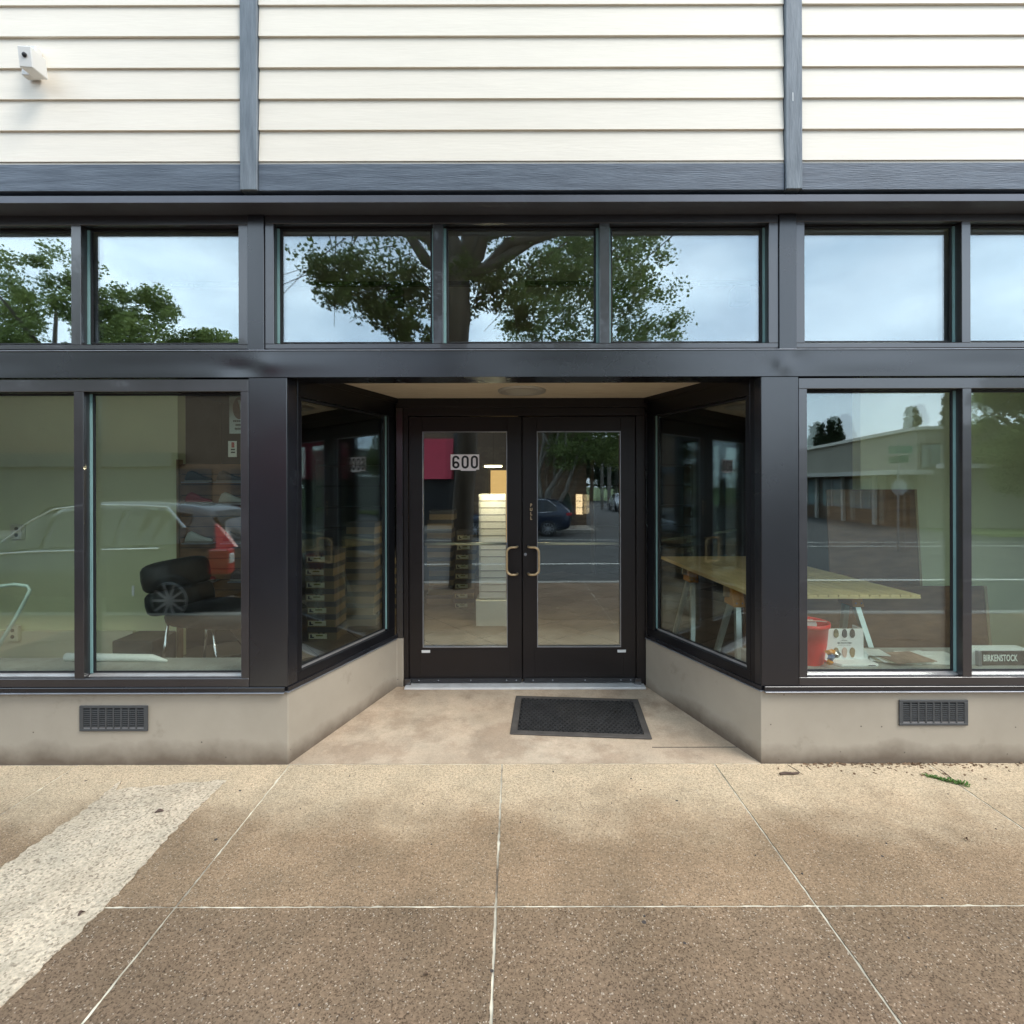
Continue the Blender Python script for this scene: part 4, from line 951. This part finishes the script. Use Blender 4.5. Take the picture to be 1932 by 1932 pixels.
# ======================= the street behind the camera (seen in the glass) =======================
def zr(y):                                    # street surface height, falling away from the shop
    return -.15 - .32*max(0, min(1, (-y - .6)/13.4))
M_asph = mat('asphalt', (.050,.050,.048), .85, .22, .9, .3, 60); M_grass = mat('grass', (.09,.13,.035), .9, .3, 2, .4, 30)
gr = build(MB().add([(-400,30,-.62),(400,30,-.62),(400,-500,-.62),(-400,-500,-.62)], [(0,1,2,3)]), 'ground', M_grass); tag(gr, kind='structure')
road = MB(); yy = np.linspace(-.51, -14.2, 10)
for k in range(9):
    road.add([(-120,yy[k],zr(yy[k])),(160,yy[k],zr(yy[k])),(160,yy[k+1],zr(yy[k+1])),(-120,yy[k+1],zr(yy[k+1]))], [(0,3,2,1)])
road.box(3.6, 19.0, -60, -14.2, -.55, -.47)      # side street and parking across
tag(build(road, 'road', M_asph), kind='structure')
M_line = mat('road_paint', (.62,.61,.55), .7, .15, 5); M_yel = mat('yellow_paint', (.55,.38,.06), .7, .15, 5)
def line(y, w_, x0, x1, m, nm='road_marking'):
    tag(build(MB().add([(x0,y-w_/2,zr(y-w_/2)+.006),(x1,y-w_/2,zr(y-w_/2)+.006),(x1,y+w_/2,zr(y+w_/2)+.006),(x0,y+w_/2,zr(y+w_/2)+.006)], [(0,1,2,3)]), nm, m), kind='structure')
line(-3.85, .14, -60, 90, M_line); line(-10.6, .12, -60, 90, M_line); line(-12.0, .10, 5, 90, M_line)
tag(build(MB().box(-60, 3.55, -17.0, -14.21, -.6, -.34), 'far_sidewalk', mat('far_concrete', (.26,.235,.20), .8, .2, 2)), kind='structure')
tag(build(MB().box(19.0, 90, -15.5, -14.21, -.6, -.36), 'grass_verge', mat('verge_grass', (.17,.20,.06), .9, .25, 3, .5, 30)), kind='structure')

# --- brick shops opposite
M_brick = mat('brick_wall', (.16,.10,.062), .8, .25, 4, .3, 14, stretch=(1,1,5)); M_awn = mat('red_awning', (.42,.022,.05), .6, .08, 2); M_blk = mat('dark_shopfront', (.012,.012,.014), .3)
M_brk2 = [mat('brick_unit_%d' % k, c, .8, .15, 9) for k, c in enumerate(((.20,.125,.075),(.16,.095,.06),(.24,.16,.10)))]
op = empty('brick_shops', (-15, -17.2, -.45), 'long brown brick shop row across the street', 'brick building')
build(MB().box(-42, 3.6, -30, -17.2, -.6, 5.9), 'wall', M_brick, op); build(MB().box(-42.2, 3.8, -30.2, -17.0, 5.901, 6.15), 'cornice', mat('stone_coping', (.32,.29,.24), .8), op)
build(MB().box(-3.0,-2.1,-17.19,-17.12,-.45,5.0), 'dark_pilaster', M_blk, op)
for (x0, x1) in ((-13.2,-4.2),(-24,-15),(-35,-26)):
    build(MB().box(x0+.3, x1+1.2, -17.199, -17.15, -.3, 2.4), 'shop_window', M_blk, op)
build(MB().hexa([(-11.3,-18,1.95),(-3.0,-18,1.95),(-3.0,-16.1,1.95),(-11.3,-16.1,1.95)][::-1], [(-11.3,-18,3.95),(-3.0,-18,3.95),(-3.0,-17.1,3.95),(-11.3,-17.1,3.95)][::-1]), 'awning', M_awn, op)
build(MB().box(-35,-15,-17.199,-16.3,2.5,3.1), 'canopy', M_blk, op)
bme = {}
for r in range(30):
    for c in range(20):
        x = -2.05 + c*.29 + (r % 2)*.145; z_ = -.35 + r*.13
        if x > 3.45 or (2.9 < x+.14 < 3.6 and .1 < z_ < 1.3): continue
        key = random.randrange(3)
        if key not in bme:
            o = build(MB().box(0, .278, -.012, 0, 0, .118), 'brick', M_brk2[key], op, world=False); bme[key] = o.data
        else: o = link('brick', bme[key], op)
        o.location = Vector((x, -17.187, z_)) - op.location
M_lit = mat('lit_window_glow', (1,.8,.5), .5, emit=(1,.66,.34,2.6))
lw = build(MB().box(3.08, 3.40, -17.199, -17.16, .18, 1.18), 'window', M_lit, op)
for k in (1, 2): build(MB().box(3.08, 3.40, -17.159, -17.15, .18+k/3-.012, .18+k/3+.012), 'glazing_bar', M_blk, lw)
tag(build(MB().lathe([(.02,-.35),(.26,-.1),(.30,.5),(.22,1.0),(.03,1.35)], 2.55, -16.7, 14), 'clipped_shrub', mat('shrub_green', (.02,.035,.014), .8, .4, 9, .8, 14), smooth=True), 'dark clipped shrub beside the lit window of the brick building', 'shrub')

# --- low mid-century building at right
M_stuc = mat('stucco', (.26,.245,.205), .8, .06, 2); M_fasc = mat('pale_fascia', (.62,.60,.54), .6); M_wing = mat('wing_brick', (.14,.095,.065), .8, .15, 4); M_pane = mat('far_pane', (.22,.30,.32), .08, spec=1)
mc = empty('low_office', (24, -30, -.5), 'low grey office with a pale canopy and slanting parapet across the street', 'office building')
build(MB().hexa([(20.6,-20,-.6),(45,-17.5,-.6),(45,-34,-.6),(20.6,-34,-.6)][::-1], [(20.6,-20,4.4),(45,-17.5,4.9),(45,-34,4.4),(20.6,-34,3.9)][::-1]), 'block', M_stuc, mc)
build(MB().hexa([(20.4,-19.9,4.41),(45,-17.3,4.91),(45,-34,4.41),(20.4,-34,3.91)][::-1], [(20.4,-19.9,4.58),(45,-17.3,5.08),(45,-34,4.58),(20.4,-34,4.08)][::-1]), 'coping', M_fasc, mc)
build(MB().box(19.4, 20.59, -45, -20.5, -.6, 2.1), 'wing', M_wing, mc)
build(MB().box(18.2, 20.61, -46, -19.0, 2.11, 2.34), 'canopy', M_fasc, mc)
build(MB().box(19.0, 40, -16.9, -16.6, 2.35, 2.55), 'canopy', M_fasc, mc)
for k in range(9):
    y = -21.4 - k*2.6
    w_ = build(MB().box(19.36, 19.399, y-1.9, y, .3, 1.95), 'window', M_pane, mc); build(MB().box(19.32, 19.359, y-.99, y-.91, .3, 1.95), 'mullion', M_fasc, w_)
    build(MB().box(19.2, 19.35, y+.1, y+.3, -.5, 2.1), 'post', M_fasc, mc)
for k in range(5):
    x = 20.7 + k*2.2
    yf = -20 + (x-20.6)*.1025; build(MB().box(x-.08, x+1.98, yf-.02, yf+.16, 2.42, 3.72), 'window_frame', M_blk, mc); w_ = build(MB().box(x, x+1.9, yf+.161, yf+.20, 2.5, 3.64), 'window', M_pane, mc); build(MB().box(x+.9, x+.98, yf+.201, yf+.24, 2.5, 3.64), 'mullion', M_fasc, w_)

# --- trees
def leafmat(name, a, c, tr=.0):
    m = mat(name, a, .55, 0, .9, 0, 1, .35, c2=c, detail=5); t = m.node_tree; p = t.nodes['Principled BSDF']
    tr = t.nodes.new('ShaderNodeBsdfTranslucent'); mx_ = t.nodes.new('ShaderNodeMixShader'); mx_.inputs[0].default_value = .45; out = [n for n in t.nodes if n.type == 'OUTPUT_MATERIAL'][0]
    t.links.new(p.inputs['Base Color'].links[0].from_socket, tr.inputs[0]); t.links.new(p.outputs[0], mx_.inputs[1]); t.links.new(tr.outputs[0], mx_.inputs[2]); t.links.new(mx_.outputs[0], out.inputs['Surface'])
    return m
M_lf1 = leafmat('maple_leaf', (.060,.10,.025), (.19,.25,.07)); M_lf2 = leafmat('far_leaf', (.10,.15,.04), (.30,.36,.11)); M_lf4 = leafmat('street_leaf', (.08,.12,.035), (.22,.28,.09)); M_lf3 = leafmat('conifer_leaf', (.014,.028,.014), (.04,.07,.032))
M_bark = mat('grey_bark', (.085,.068,.052), .9, .35, 6, .8, 22, stretch=(1,1,.3)); M_birch = mat('pale_bark', (.22,.20,.17), .9, .5, 5, .4, 16, stretch=(1,1,.4))
def leaves(centers, radii, per, size, m, parent, name='crown', droop=0):
    C = np.asarray(centers, float); Rr = np.asarray(radii, float)
    n = len(C)*per
    ci = np.repeat(np.arange(len(C)), per)
    d = rng.normal(size=(n, 3)); d /= np.linalg.norm(d, axis=1)[:, None]
    rad = rng.random(n)**.5
    p = C[ci] + d*(rad*Rr[ci])[:, None]*np.array([1, 1, .75])
    if droop: p[:, 2] -= droop*rng.random(n)*Rr[ci]
    a = rng.normal(size=(n, 3)); a[:, 2] *= .6; a /= np.linalg.norm(a, axis=1)[:, None]
    b_ = rng.normal(size=(n, 3)); b_ -= (b_*a).sum(1)[:, None]*a; b_ /= np.linalg.norm(b_, axis=1)[:, None]
    s_ = size*(.6+.8*rng.random(n))[:, None]
    v = np.stack([p - a*s_*.5, p + b_*s_*.32 - a*s_*.05, p + a*s_*.5, p - b_*s_*.32 - a*s_*.05], 1).reshape(-1, 3)
    me = bpy.data.meshes.new(name); me.vertices.add(n*4); me.vertices.foreach_set('co', v.ravel())
    me.loops.add(n*4); me.loops.foreach_set('vertex_index', np.arange(n*4)); me.polygons.add(n); me.polygons.foreach_set('loop_start', np.arange(0, n*4, 4)); me.polygons.foreach_set('loop_total', np.full(n, 4))
    me.update(); me.materials.append(m)
    o = link(name, me, parent)
    if parent is not None: o.location = -Vector(parent.location)
    tag(o, kind='stuff'); return o
def limb(b, p, q, r0, r1, sag=.0, n=6, wob=.12):
    p, q = Vector(p), Vector(q); pts = []; L_ = (q-p).length
    for k in range(n):
        t = k/(n-1); v = p.lerp(q, t); v += Vector((random.uniform(-1,1), random.uniform(-1,1), random.uniform(-1,1)))*wob*L_*.12*(0 if k in (0,) else 1); v.z -= sag*t*t
        pts.append(v)
    b.tube(pts, [r0+(r1-r0)*k/(n-1) for k in range(n)], 8); return pts
# near street tree, trunk rising just behind the camera at left
nt_ = empty('street_tree', (-.88, 0.0, 0), 'tall broadleaf tree at the kerb, trunk and hanging leaves mirrored in the middle transom', 'tree')
b = MB(); tp = limb(b, (-.88,0,-.05), (-.66,.02,4.35), .185, .145, n=7, wob=.04)
build(b, 'trunk', M_bark, nt_, smooth=True)
b = MB(); cen = []; rad = []
tips = [(-1.9,.2,5.4),(-2.6,-.6,5.9),(1.2,-.4,5.3),(.7,.1,6.2),(-.9,-1.2,6.8),(-1.2,-2.0,6.2),(1.9,-1.0,5.8),(-.3,-.2,7.0),(-1.9,-1.4,7.1),(1.2,-1.6,7.0)]
for q in tips:
    pts = limb(b, tp[-1]-Vector((0,0,.2)), q, .085, .02, n=7, wob=.4)
    for t in (3,4,5,6):
        for _ in range(4):
            c = pts[t] + Vector((random.gauss(0,.4), random.gauss(-.1,.4), random.gauss(.15,.32))); cen.append(c); rad.append(random.uniform(.2,.42))
build(b, 'limb', M_bark, nt_, smooth=True)
twb = MB()
# hanging sprays that dip into view of the transoms
def spray(x0, z0, x1, z1, y, n, r, sp=.12):
    q = .767; x0 *= q; x1 *= q; z0 = 1.65+(z0-1.65)*q; z1 = 1.65+(z1-1.65)*q; y = y+1.85; r *= .8; sp *= .8
    for tw in range(max(2, n//3)):
        a_ = Vector((x0+(x1-x0)*random.random(), y+random.gauss(0,.1), z0+(z1-z0)*random.random()+.12)); d_ = Vector((random.gauss(0,.22)-.12*(x0 < -.6), random.gauss(0,.1), -abs(random.gauss(.16,.12)))); q_ = [a_-d_*.8, a_+Vector((0,0,.03)), a_+d_*.7, a_+d_*1.5+Vector((0,0,-.05))]
        twb.tube(q_, [.009,.007,.005,.003], 4)
    for k in range(n):
        t = k/max(1, n-1); cen.append(Vector((x0+(x1-x0)*t+random.gauss(0,sp), y+random.gauss(0,.16), z0+(z1-z0)*t+random.gauss(0,sp*.6)))); rad.append(r*random.uniform(.6,1.2))
spray(-3.0,5.1,-2.7,4.55,-1.9,8,.20); spray(-3.0,5.2,-1.2,4.9,-1.9,26,.34); spray(-2.5,4.9,-1.9,4.35,-1.8,12,.26); spray(-2.1,4.5,-1.75,3.95,-1.8,12,.19,.07); spray(-1.9,4.8,-1.0,4.45,-1.9,14,.27); spray(-1.75,4.3,-1.25,3.95,-1.8,7,.15,.06)
spray(-.9,5.0,.6,5.0,-1.9,18,.32); spray(-.3,4.9,.25,4.4,-1.9,11,.22,.08); spray(.0,4.5,.22,4.15,-1.9,6,.13,.06); spray(-.62,4.7,-.45,4.5,-1.9,4,.15)
spray(.3,5.2,2.2,5.0,-2.2,22,.36); spray(-3.1,5.0,-2.5,5.3,-1.9,10,.22); spray(-2.9,4.9,-2.3,4.6,-1.9,8,.2)
tag(build(twb, 'twigs', M_bark, nt_), kind='stuff')
leaves(cen, rad, 110, .050, M_lf1, nt_, droop=.5)
# grass foot
# multi-stem tree on the far pavement
ft = empty('street_tree', (1.3, -15.9, -.36), 'many-stemmed pale barked tree on the far pavement before the brick building', 'tree')
b = MB(); cen = []; rad = []
for k, (x, z_) in enumerate(((.2,4.0),(.8,5.6),(1.4,7.0),(2.2,6.0),(3.0,7.6),(3.9,5.0),(.9,8.0))):
    pts = limb(b, (1.3+.12*(k-3),-15.9,-.36), (x+.2, -15.6+random.uniform(-.6,.6), z_), .13, .04, n=7, wob=.35)
build(b, 'trunk', M_birch, ft, smooth=True)
for k in range(430):
    z_ = random.uniform(2.7, 13.2); hw = (1.5+ (z_-2.6)*.42 if z_ < 7.5 else 3.6*(1-((z_-7.5)/6.2)**2)+.4)
    cen.append(Vector((3.35+random.uniform(-1,1)*hw*.92, -15.6+random.uniform(-1,1)*1.8, z_))); rad.append(random.uniform(.35,.8))
leaves(cen, rad, 80, .15, M_lf4, ft, droop=.3)
def bigtree(x, y, h, w_, m, label, cat='tree', n=120, per=190, size=.19, trunk=M_bark, base=.22, grp=None, con=False):
    e = empty('far_tree', (x, y, -.6), label, cat, grp)
    b = MB(); limb(b, (x,y,-.6), (x+random.uniform(-.3,.3),y,h*.75), .3, .08, n=6, wob=.1)
    for k in range(6):
        a = random.uniform(0,6.3); zz = h*random.uniform(.25,.6); limb(b, (x,y,zz), (x+math.cos(a)*w_*.35,y+math.sin(a)*w_*.35,zz+h*.22), .12, .04)
    build(b, 'trunk', trunk, e, smooth=True)
    cen = []; rad = []
    for k in range(n):
        t = random.random()
        prof = (1-t)*.95+.08 if con else math.sin(math.pi*(.12+.80*t))**.7
        a = random.uniform(0,6.3); rr = w_/2*prof*math.sqrt(random.uniform(.15,1))
        cen.append(Vector((x+rr*math.cos(a), y+rr*math.sin(a)*.7, h*(base+(1-base)*t*.97)))); rad.append(w_*random.uniform(.06,.13))
    leaves(cen, rad, per, size, m, e, droop=.2)
bigtree(-25.5, -22, 15.0, 8.5, M_lf2, 'tallest ragged tree mirrored at the far left transom', n=120)
bigtree(-32, -24, 13, 10, M_lf2, 'broad tree behind the tallest one at the far left', n=110)
bigtree(-20.8, -22, 12.6, 7.4, M_lf2, 'rounded tree mirrored in the left part of the wide left transom', n=140)
bigtree(-17.2, -23, 10.6, 6.5, M_lf2, 'shorter yellowish tree sloping down towards the sky', n=120)
bigtree(22.6, -16.0, 6.9, 5.4, M_lf2, 'leafy tree beside the office mirrored in the far right window', n=150)
bigtree(27.5, -16.5, 6.6, 6.0, M_lf2, 'leafy tree farther right than the first one beside the office', n=120)
for k, (x, y, h) in enumerate(((32.6,-46,8.6),(40.5,-46,9.6),(43.5,-45,10.6),(31.0,-46,8.0))):
    bigtree(x, y, h, 4.8, M_lf3, ['dark conifer behind the office roof, left','tall dark conifer behind the office roof','short dark conifer behind the office roof','dark conifer left of the office parapet'][k], con=True, n=150, per=80, size=.26, base=.08)
for k, x in enumerate(np.linspace(2, 18, 5)):
    bigtree(x, -58-3*(k % 2), 9+2.2*math.sin(k*1.9), 9, M_lf3, ['tree at the end of the side street, leftmost','second tree at the end of the side street','middle tree at the end of the side street','fourth tree at the end of the side street','rightmost tree at the end of the side street'][k], n=70, per=60, size=.5)
# hedge mass far along to close the horizon
cen = []; rad = []
for x in np.linspace(-140, 170, 210):
    cen.append(Vector((x, -80+random.uniform(-4,4), random.uniform(.5,3.6)))); rad.append(random.uniform(1.5,3.2))
tag(leaves(cen, rad, 60, .9, M_lf3, None, 'far_woods'), 'dark line of woods along the horizon', 'woods', kind='stuff')

# --- poles, street lamp, street sign
M_pole = mat('pole_wood', (.16,.14,.12), .8, .2, 4); M_gal = mat('galvanised', (.26,.27,.27), .5, metal=.5); M_grn = mat('sign_green', (.02,.16,.10), .5)
for k, (x, y, r) in enumerate(((7.6,-36,.14),(8.6,-38,.18))):
    e = empty('utility_pole', (x, y, -.5), ['thin wooden utility pole in the side street, left one','thicker wooden utility pole in the side street, right one'][k], 'utility pole')
    build(MB().tube([(x,y,-.5),(x,y,8.5)], [r,r*.7], 8), 'pole', M_pole, e); build(MB().box(x-.9,x+.9,y-.06,y+.06,7.8,7.95), 'crossarm', M_pole, e)
sl2 = empty('street_lamp', (19.5, -38, -.5), 'tall grey street lamp beyond the office canopy', 'street lamp')
build(MB().tube([(19.5,-38,-.5),(19.5,-38,6.6)], [.09,.06], 8), 'pole', M_gal, sl2); build(MB().tube([(19.5,-38,6.5),(20.3,-38,6.9),(21.2,-38,7.2)], .04, 6), 'arm', M_gal, sl2); build(MB().box(21.1,21.7,-38.12,-37.88,7.16,7.26), 'lamp_head', M_gal, sl2)
ss = empty('street_sign', (10.6, -8.9+0, -.4), 'green street name blades above the back of a stop sign, mirrored in the right window', 'street sign')
sx, sy = 11.6, -9.3
ss.location = (sx, sy, -.4)
build(MB().tube([(sx,sy,-.4),(sx,sy,3.0)], .03, 8), 'post', M_gal, ss)
build(MB().box(sx-.30, sx+.42, sy-.01, sy+.012, 2.55, 2.80), 'name_blade', M_grn, ss); build(MB().box(sx-.012, sx+.012, sy-.4, sy+.4, 2.28, 2.5), 'name_blade', M_grn, ss)
build(MB().box(sx-.30, sx+.42, sy+.0125, sy+.014, 2.552, 2.562), 'blade_edge', M_fasc, ss)
oc = [(sx+.25*math.cos(R(22.5+45*k)), 1.55+.25*math.sin(R(22.5+45*k))) for k in range(8)]
build(MB().prism(oc, sy+.035, sy+.04, axis='y'), 'stop_plate', M_gal, ss)

# --- cars
M_tyre = mat('tyre', (.015,.015,.015), .85); M_rim = mat('alloy_rim', (.42,.43,.45), .35, metal=.25); M_cglass = mat('car_glass', (.010,.012,.014), .06, spec=.45); M_tail = mat('tail_red', (.42,.012,.018), .15, spec=.8); M_chr = mat('car_chrome', (.7,.7,.7), .12, metal=1); M_taill = mat('tail_clear', (.65,.65,.62), .12, spec=.8)
def car(x, y, z, rz, paint, label, L_=4.7, Wd=1.84, H=1.50, wagon=True, grp='cars on the street', tall=False, detail=True, rw_=-.30):
    e = empty('parked_car', (x, y, z), label, 'car', grp, rz=rz)
    # stations from nose (+x local) to tail: x, z_low, z_belt, z_roof, half belt, half roof
    h = H
    st = [(L_*.5,.36,.60,.62,.58,.5),(L_*.47,.24,.72,.76,.80,.62),(L_*.36,.20,.80,.86,.90,.70),(L_*.24,.20,.88,.94,.92,.72),(L_*.16,.20,.92,1.10,.92,.68),(L_*.04,.20,.95,h-.07,.92,.60),
          (-L_*.08,.20,.96,h,.92,.60),(-L_*.22,.20,.98,h-.005,.92,.60),(-L_*.34,.20,1.0,h-.05,.91,.58),(-L_*.42,.22,1.02,h-.14 if wagon else 1.15,.89,.56),(-L_*.475,.28,1.03,1.20 if wagon else 1.06,.84,.60),(-L_*.5,.38,.98,1.02,.76,.62)]
    k_ = Wd/1.84; vs = []; fs = []; m_ = 12
    for (px, zl, zb, zt, hb, hr) in st:
        hb *= k_; hr *= k_
        ring = [(-hb*.86,zl),(-hb,zl+.14),(-hb*1.0,(zl+zb)*.55),(-hb*.98,zb),(-hr,zt-.03),(-hr*.7,zt),(hr*.7,zt),(hr,zt-.03),(hb*.98,zb),(hb,(zl+zb)*.55),(hb,zl+.14),(hb*.86,zl)]
        vs += [(px, a, c) for a, c in ring]
    ns = len(st)
    fs = [(i*m_+k, i*m_+(k+1)%m_, (i+1)*m_+(k+1)%m_, (i+1)*m_+k) for i in range(ns-1) for k in range(m_)] + [tuple(range(m_)), tuple(range((ns-1)*m_, ns*m_))]
    build(MB().add(vs, fs), 'body', paint, e, world=False, smooth=True, sub=2)
    def sidept(px, zf, sgn, out=.012):
        for i in range(ns-1):
            if st[i][0] >= px >= st[i+1][0]:
                t = (st[i][0]-px)/(st[i][0]-st[i+1][0]); g = [st[i][j]+(st[i+1][j]-st[i][j])*t for j in range(6)]; break
        zb, zt, hb, hr = g[2], g[3]-.03, g[4]*k_*.98, g[5]*k_
        zz = zb + (zt-zb)*zf; return (px, sgn*(hb+(hr-hb)*zf + out), zz)
    for sgn in (-1, 1):
        segs_ = [(L_*.13,L_*.015),(-L_*.005,-L_*.185),(-L_*.205,-L_*.375)]
        for (xa, xb) in segs_:
            n = 5; lo = [sidept(xa+(xb-xa)*t/(n-1), .10, sgn, .006) for t in range(n)]; hi = [sidept(xa+(xb-xa)*t/(n-1)-(.10 if xa == L_*.13 and t == 0 else 0)*0, .86, sgn, .006) for t in range(n)]
            b = MB(); b.add(lo+hi, [(k, k+1, n+k+1, n+k) for k in range(n-1)]); build(b, 'side_window', M_cglass, e, world=False)
        build(MB().tube([sidept(L_*(.15-.065*t), .95 if 0 < t < 8 else .5, sgn, .012) for t in range(9)], .012, 6), 'window_trim', M_chr, e, world=False)
        build(MB().tube([sidept(L_*(.17-.07*t), .02, sgn, .012) for t in range(8)], .010, 6), 'window_trim', M_chr, e, world=False)
        for wx in (L_*.305, L_*rw_):
            yw = sgn*Wd/2*.93; rw = .335
            w_ = build(MB(Matrix.Translation((wx, yw, rw))).lathe([(.19,-.10),(rw*.93,-.10),(rw,-.06),(rw,.06),(rw*.93,.10),(.19,.10)], 0, 0, 28, axis='y'), 'wheel', M_tyre, e, world=False, smooth=False)
            rb = MB(Matrix.Translation((wx, yw + sgn*.098, rw)))
            rb.lathe([(.055,-.02),(.055,.025),(.02,.028)], 0, 0, 12, axis='y')
            rb.lathe([(.235,-.02),(.25,.018),(.225,.018),(.215,-.02)], 0, 0, 28, cap=False, axis='y')
            for k in range(10):
                a = 2*math.pi*k/10; c_, s__ = math.cos(a), math.sin(a); t_ = .017
                rb.hexa([(c_*.04-s__*t_,-.01,s__*.04+c_*t_),(c_*.04+s__*t_,-.01,s__*.04-c_*t_),(c_*.225+s__*t_*.8,-.01,s__*.225-c_*t_*.8),(c_*.225-s__*t_*.8,-.01,s__*.225+c_*t_*.8)],
                        [(c_*.04-s__*t_,.018,s__*.04+c_*t_),(c_*.04+s__*t_,.018,s__*.04-c_*t_),(c_*.225+s__*t_*.8,.018,s__*.225-c_*t_*.8),(c_*.225-s__*t_*.8,.018,s__*.225+c_*t_*.8)])
            build(rb, 'rim', M_rim, w_, world=False)
        # tall rear lamps
        if tall:
            p = [sidept(-L_*.44, .86, sgn, .02), sidept(-L_*.475, .86, sgn, .02), (-L_*.505, sgn*.70*k_, 1.0), (-L_*.47, sgn*.86*k_, .98)]
            build(MB().add(p + [(a-.02, c-sgn*.03, d) for a, c, d in p], [(0,1,2,3),(7,6,5,4),(0,4,5,1),(1,5,6,2),(2,6,7,3),(3,7,4,0)]), 'tail_light', M_tail, e, world=False)
            build(MB().box(-L_*.505, -L_*.45, sgn*.70*k_, sgn*.875*k_, .66, .99), 'tail_light', M_tail, e, world=False, bevel=.02)
            build(MB().box(-L_*.508, -L_*.47, sgn*.74*k_, sgn*.85*k_, .80, .93), 'reverse_light', M_taill, e, world=False, bevel=.01)
        else:
            build(MB().box(-L_*.505, -L_*.455, sgn*.52*k_, sgn*.85*k_, .86, .98), 'tail_light', M_tail, e, world=False, bevel=.02)
        build(MB().box(L_*.44, L_*.49, sgn*.52*k_, sgn*.80*k_, .62, .74), 'headlight', M_taill, e, world=False, bevel=.02)
        build(MB().box(L_*.13-.06, L_*.13+.10, sgn*(.93*k_), sgn*(1.04*k_), .98, 1.10), 'mirror', paint, e, world=False, bevel=.03)
    b = MB(); i = 4
    build(MB().add([(L_*.175,-.66*k_,.99),(L_*.175,.66*k_,.99),(L_*.052,.54*k_,h-.085),(L_*.052,-.54*k_,h-.085)], [(0,1,2,3)]), 'windscreen', M_cglass, e, world=False)
    if wagon: build(MB().add([(-L_*.485,-.66*k_,1.06),(-L_*.485,.66*k_,1.06),(-L_*.425,.54*k_,h-.15),(-L_*.425,-.54*k_,h-.15)], [(0,1,2,3)]), 'rear_window', M_cglass, e, world=False)
    return e
def paint(name, c, r=.25, metal=.3): return mat(name, c, r, metal=metal, spec=.5, coat=.35)
pg = paint('paint_dark_grey', (.035,.036,.040)); pn = paint('paint_navy', (.012,.022,.045)); pk_ = paint('paint_black', (.008,.008,.009)); ps = paint('paint_silver', (.35,.36,.38))
car(-6.14, -1.40, zr(-1.4), R(180), pg, 'dark grey wagon with tall red tail lamps parked at the near kerb', H=1.62, L_=4.75, tall=True, rw_=-.355)
car(-.10, -13.0, zr(-13), R(180), pn, 'dark blue wagon parked at the far kerb, mirrored in the doors', H=1.58, L_=4.8)
car(-14.5, -13.0, zr(-13), R(180), ps, 'silver car parked at the far kerb left of the blue wagon', wagon=False, H=1.42)
car(9.3, -26, -.47, R(95), pk_, 'black car parked in the side street, nearest', H=1.6)
car(8.8, -33, -.47, R(92), ps, 'silver car parked in the side street behind the black one', H=1.45, wagon=False)
